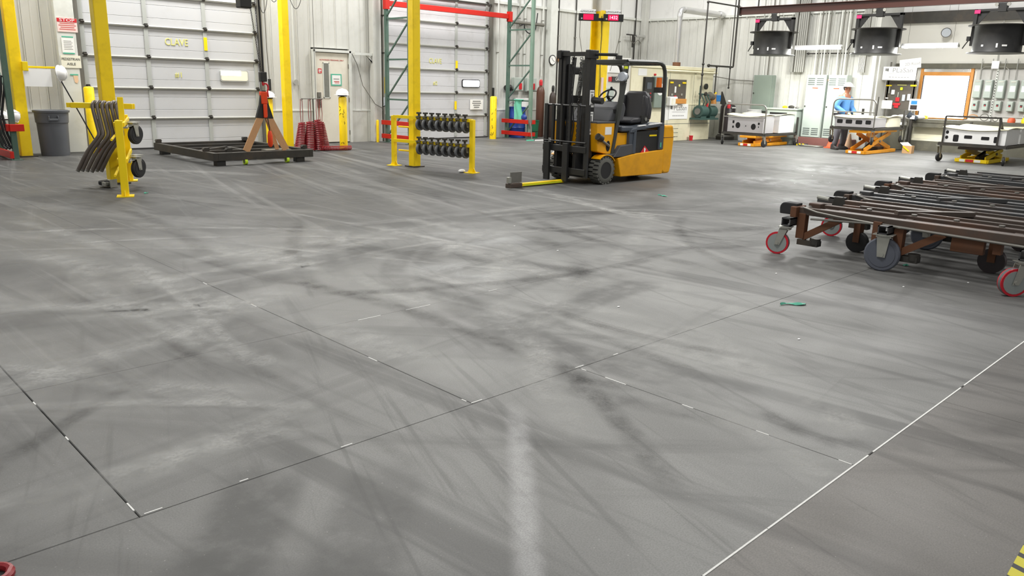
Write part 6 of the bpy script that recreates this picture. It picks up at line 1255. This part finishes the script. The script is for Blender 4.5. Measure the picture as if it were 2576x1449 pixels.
# ================================================================== RUSTY NESTED DOLLIES
def dolly(label, x0, dark, k):
    """frame 1.42 deep (X), 2.3 long (Y); bumper end at high Y"""
    t = thing('rusty_dolly', label, 'dolly', (x0, 1.40+(0, .1, .25, .25)[k], 0), 0, 'rusty steel dollies parked in a row')
    A, B, C = ('slate', 'slate', 'rust2') if dark else ('rust2', 'rust', 'rust3')
    L = 2.02
    # long rails along Y
    G().box(-.035, .035, .05, L, .385, .455).ob('front_rail', A, t, smooth=False, bevel=.006)
    G().box(.30, .37, -.1, L-.10, .37, .455).ob('inner_rail', B, t, smooth=False, bevel=.006); G().box(.82, .89, -.1, L+.02, .37, .455).ob('inner_rail', A, t, smooth=False, bevel=.006); G().box(1.14, 1.21, -.1, L-.1, .36, .44).ob('rear_rail', B, t, smooth=False, bevel=.006)
    G().box(.40, .44, .0, L*.8, .42, .475).ob('flat_bar', A, t, smooth=False)
    for (x, w, z, l) in ((.10, .05, .43, .35), (.20, .06, .42, .1), (.52, .05, .44, .2), (.64, .07, .42, .05), (.98, .06, .43, .25), (1.07, .04, .45, .1)): G().box(x-w/2, x+w/2, l, L-.12-l*.4, z-.035, z+.012).ob('flat_bar', B if x < .6 else A, t, smooth=False)
    for y in (.25, L*.55, L-.30): G().box(-.03, 1.2, y-.03, y+.03, .385, .43).ob('cross_member', B, t, smooth=False)
    G().bar((.32, L*.62, .465), (.85, L*.38, .465), .07, .04).ob('diagonal_strap', A, t, smooth=False)
    # end frame with bumper and open tube
    G().box(-.10, .10, L-.02, L+.04, .36, .46).ob('end_block', C, t, smooth=False, bevel=.006)
    bp = [(L+.0, .375), (L+.17, .375), (L+.175, .43)] + [(L+.125+.05*math.cos(a), .43+.055*math.sin(a)) for a in (.4, .8, 1.2, 1.57)] + [(L+.0, .485)]
    G().prism(bp, 'x', -.05, .06).ob('bumper', 'rubber', t, smooth=False, bevel=.008)
    G().cyl((-.02, L-.06, .42), (.14, L-.10, .47), .028, n=10).ob('hinge_pin', 'steel', t); G().bx((.10, L-.12, .45), (.10, .12, .09)).ob('hinge_block', B, t, smooth=False, bevel=.01)
    tu = G()
    for (p0, p1) in (((.80, .812), (.38, .475)), ((.905, .917), (.38, .475)), ((.80, .917), (.38, .392)), ((.80, .917), (.463, .475))): tu.box(p0[0], p0[1], L-.06, L+.20, p1[0], p1[1])
    tu.ob('open_tube', 'slate', t, smooth=False); G().box(.66, .74, L-.02, L+.18, .37, .42).ob('channel_end', A, t, smooth=False)
    G().prism([(L-.16, .42), (L-.04, .42), (L-.06, .51), (L-.14, .51)], 'x', .60, .66).ob('latch_hook', 'darksteel', t, smooth=False, bevel=.008); G().cyl((.58, L-.02, .48), (.58, L+.10, .49), .02, n=8).ob('latch_pin', 'zinc', t)
    # linkage rods
    G().cyl((-.06, L-.15, .36), (-.06, L-.75, .40), .010, n=8).ob('link_rod', 'steel', t); G().tube([(-.05, L-.06, .46), (-.055, L-.2, .43), (-.06, L-.4, .415), (-.06, L-.75, .40)], .009, 6).ob('link_rod', 'steel', t); G().cyl((-.06, .0, .375), (-.06, L-.75, .40), .012, n=8).ob('link_rod', 'steel', t)
    G().box(-.08, -.045, L-.80, L-.73, .20, .42).ob('lever_arm', C, t, smooth=False)
    # legs, braces, casters
    def leg(y, big):
        G().box(-.045, .035, y-.04, y+.04, .16, .40).ob('leg', C, t, smooth=False, bevel=.005); G().bar((-.01, y-.02, .17), (-.01, y-.36, .385), .045, .06).ob('leg_brace', C, t, smooth=False)
        G().cyl((-.0, y-.14, .12), (.0, y-.14, .175), .05, n=14).ob('stop_roller', 'darksteel', t); G().box(-.04, .05, y-.18, y+.02, .10, .15).ob('roller_bracket', 'darksteel', t, smooth=False)
    leg(L-.05, False); leg(L-.94, True)
    for (y, r, kind) in ((L+.05, .108, 0), (1.17, .15, 1), (.09, .112, 0)):
        e = thing('caster_unit', None, None, (-.13 if kind == 0 else -.10, y, 0), (1.8 if y > 1.5 else 2.35) if kind == 0 else PI/2+.12); e.parent = t
        if kind == 0:
            caster(e, r, .05, 'wheelgrey', 'wheelcore', 'zinc', 'zinc', r*2+.055, trail=.06, rim='polyred')
        else:
            caster(e, r, .05, 'wheeldark', 'wheeldark', 'zinc', 'zinc', r*2+.03, trail=0)
        tb2 = G(); z0 = r*2+.06 if kind == 0 else r*2+.03
        for (a, b, c, d) in ((-.045, -.035, 0, .075), (.035, .045, 0, .075), (-.045, .045, 0, .01), (-.045, .045, .065, .075)): tb2.box(-.14 if kind == 0 else -.16, .0, y+a, y+b, z0+c, z0+d)
        tb2.ob('outrigger_tube', 'slate', t, smooth=False)
    for (y, w) in ((L*.52-.55, .16), (.62, .10)): G().box(.0, .06, y-w/2, y+w/2, .25, .385).ob('hanging_plate', C, t, smooth=False, bevel=.005)
    G().cyl((.55, L-.35, .10), (.62, L-.35, .10), .10, n=20).ob('rear_wheel', 'rubber', t); G().cyl((.60, .5, .11), (.66, .5, .11), .11, n=20).ob('rear_wheel', 'tarp', t)
    for (y, x) in ((.5, .63), (L-.35, .585)): G().box(x-.05, x+.05, y-.03, y+.03, .10, .42).ob('wheel_strut', C, t, smooth=False)
    G().box(.02, .09, .3, .36, .27, .385).ob('tab', C, t, smooth=False)
    for y in (.4, .75, 1.1, 1.5): G().cyl((.335, y, .455), (.335, y, .47), .025, n=8).ob('bolt_head', 'steel', t)
    return t
for k, (x0, dark) in enumerate(((7.16, False), (8.55, True), (10.02, False), (11.75, True))):
    dolly(['nearest rusty brown dolly with red rimmed casters', 'second dark steel dolly behind the nearest rusty one', 'third rusty brown dolly from the front of the row', 'farthest dark dolly at the back of the row'][k], x0, dark, k)
for k, (x, y) in enumerate(((6.2, 3.1), (7.6, 2.9), (5.4, 4.9), (6.0, 6.1), (4.6, 2.1), (4.3, 3.3), (12.9, 6.3), (14.4, 6.7), (13.6, 6.0), (15.6, 6.6), (4.2, .7), (3.9, .2), (6.6, 2.2), (7.2, 1.9))):
    t = tag(G().ball((0, 0, .003), .008, (1.6, 1, .4), 6, 4).ob('white_chip', 'white'), 'tiny white plastic chip on the concrete floor', 'chip', 'tiny white chips on the floor'); t.location = (x, y, 0)
# ================================================================== WORKER
def skin_mesh(name, nodes, edges, m, parent, sub=2, root=0):
    me = bpy.data.meshes.new(name); me.from_pydata([n[0] for n in nodes], edges, [])
    o = bpy.data.objects.new(name, me); COL.objects.link(o)
    sm = o.modifiers.new('skin', 'SKIN'); sm.use_smooth_shade = True
    for i, n in enumerate(nodes):
        d = me.skin_vertices[0].data[i]; r = n[1]; d.radius = r if isinstance(r, tuple) else (r, r); d.use_root = (i == root)
    sb_ = o.modifiers.new('sub', 'SUBSURF'); sb_.levels = sub; sb_.render_levels = sub
    dg = bpy.context.evaluated_depsgraph_get(); m2 = bpy.data.meshes.new_from_object(o.evaluated_get(dg)); m2.name = name
    bpy.data.objects.remove(o, do_unlink=True)
    m2.materials.clear(); m2.materials.append(M[m]); m2.polygons.foreach_set('use_smooth', [True]*len(m2.polygons))
    o = bpy.data.objects.new(name, m2); COL.objects.link(o); o.parent = parent
    return o
pe = thing('person', 'person in a blue shirt, grey trousers and white hard hat standing beside the raised cart', 'person', (22.08, 9.62, 0), -PI/2-.35)
# local frame: x forward, y to the person's left, z up
hipz, shz = .92, 1.42
body = [((0, 0, .95), (.12, .14)), ((.01, 0, 1.15), (.11, .13)), ((.02, 0, 1.33), (.12, .15)), ((.02, 0, 1.44), (.09, .10)), ((.04, 0, 1.52), .055), ((.065, 0, 1.58), .07), ((.075, 0, 1.66), (.085, .075)), ((.07, 0, 1.73), (.075, .068)),
        ((.02, .19, 1.41), .06), ((-.01, .27, 1.16), .048), ((.20, .20, 1.02), .038), ((.27, .16, 1.0), .035),
        ((.02, -.19, 1.41), .06), ((-.02, -.27, 1.16), .048), ((.18, -.18, 1.02), .038), ((.26, -.12, .99), .035),
        ((0, .10, .88), .10), ((.02, .13, .50), .065), ((-.03, .15, .09), .045), ((.0, -.10, .88), .10), ((.03, -.14, .50), .065), ((-.01, -.17, .09), .045)]
be = [(0, 1), (1, 2), (2, 3), (3, 4), (4, 5), (5, 6), (6, 7), (3, 8), (8, 9), (9, 10), (10, 11), (3, 12), (12, 13), (13, 14), (14, 15), (0, 16), (16, 17), (17, 18), (0, 19), (19, 20), (20, 21)]
bo = skin_mesh('body', body, be, 'skin', pe)
grow = lambda i, d: (body[i][0], (body[i][1][0]+d, body[i][1][1]+d) if isinstance(body[i][1], tuple) else body[i][1]+d)
idx = [0, 1, 2, 3, 8, 9, 10, 11, 12, 13, 14, 15]; mp_ = {a: b for b, a in enumerate(idx)}
sh_n = [grow(i, .038) for i in idx]; sh_n[0] = ((0, 0, .90), (.16, .18)); sh_n[3] = ((.02, 0, 1.445), (.115, .14)); sh_n[7] = ((.245, .175, 1.005), .05); sh_n[11] = ((.235, -.135, .995), .05)
skin_mesh('shirt', sh_n, [(mp_[a], mp_[b]) for a, b in be if a in mp_ and b in mp_], 'skyblue', pe)
idx = [0, 16, 17, 18, 19, 20, 21]; mq = {a: b for b, a in enumerate(idx)}
skin_mesh('trousers', [grow(i, .03) for i in idx], [(mq[a], mq[b]) for a, b in be if a in mq and b in mq], 'trouser', pe)
for (x, y, yaw) in ((-.03, .15, .15), (-.01, -.17, -.2)):
    X = Tm((x, y, 0), rz=yaw); G().prism([(-.09, 0), (.17, 0), (.19, .03), (.16, .07), (.06, .10), (.05, .16), (-.08, .16), (-.10, .08)], 'y', -.05, .05, X).ob('boot', 'boot', pe, bevel=.02)
def hand(c, d, side):
    d = Vector(d).normalized(); up = Vector((0, 0, 1)); sd = d.cross(up).normalized(); c = Vector(c)
    N_ = [(c, .042), (c + d*.05, (.048, .03))]; E_ = [(0, 1)]
    for k, (o, l) in enumerate(((-.034, .062), (-.012, .075), (.012, .07), (.033, .055))):
        b0 = c + d*.07 + sd*o; N_ += [(b0, .013), (b0 + d*l*.55 - up*.012, .012), (b0 + d*l*.75 - up*.045, .010)]; i = len(N_); E_ += [(1, i-3), (i-3, i-2), (i-2, i-1)]
    t0 = c + d*.02 + sd*side*.045; N_ += [(t0, .015), (t0 + d*.04 + sd*side*.012 - up*.02, .012), (t0 + d*.065 - up*.035, .010)]; i = len(N_); E_ += [(0, i-3), (i-3, i-2), (i-2, i-1)]
    skin_mesh('glove', N_, E_, 'glove', pe)
hand((.27, .16, 1.0), (.9, -.3, -.15), 1); hand((.26, -.12, .99), (.95, .25, -.1), -1)
# face, ears, hat
G().prism([(.150, 1.60), (.178, 1.615), (.160, 1.655)], 'y', -.016, .016).ob('nose', 'skin', bo, bevel=.006)
for s in (-1, 1):
    G().ball((.148, s*.032, 1.665), .012, (.6, 1, .8), 8, 6).ob('eye', 'boot', bo); G().ball((.07, s*.083, 1.645), .026, (.7, .35, 1), 8, 6).ob('ear', 'skin', bo)
G().box(.146, .156, -.026, .026, 1.568, 1.577).ob('mouth', 'redcoil', bo, smooth=False); G().ball((.05, 0, 1.66), .094, (1.0, .95, .95), 14, 8).ob('hair', 'boot', bo)
for v in bo.children:
    if v.name.startswith('hair'): v.location = (-.022, 0, .012)
ht = G().ball((.075, 0, 1.705), .118, (1.15, .98, .95), 20, 8, 0, .5).prism([(.075+.14*math.cos(a)*(1.1+.28*max(0, math.cos(a))), .128*math.sin(a)) for a in [2*PI*i/24 for i in range(24)]], 'z', 1.698, 1.710).ob('hard_hat', 'white', pe); tag(ht, 'white hard hat')
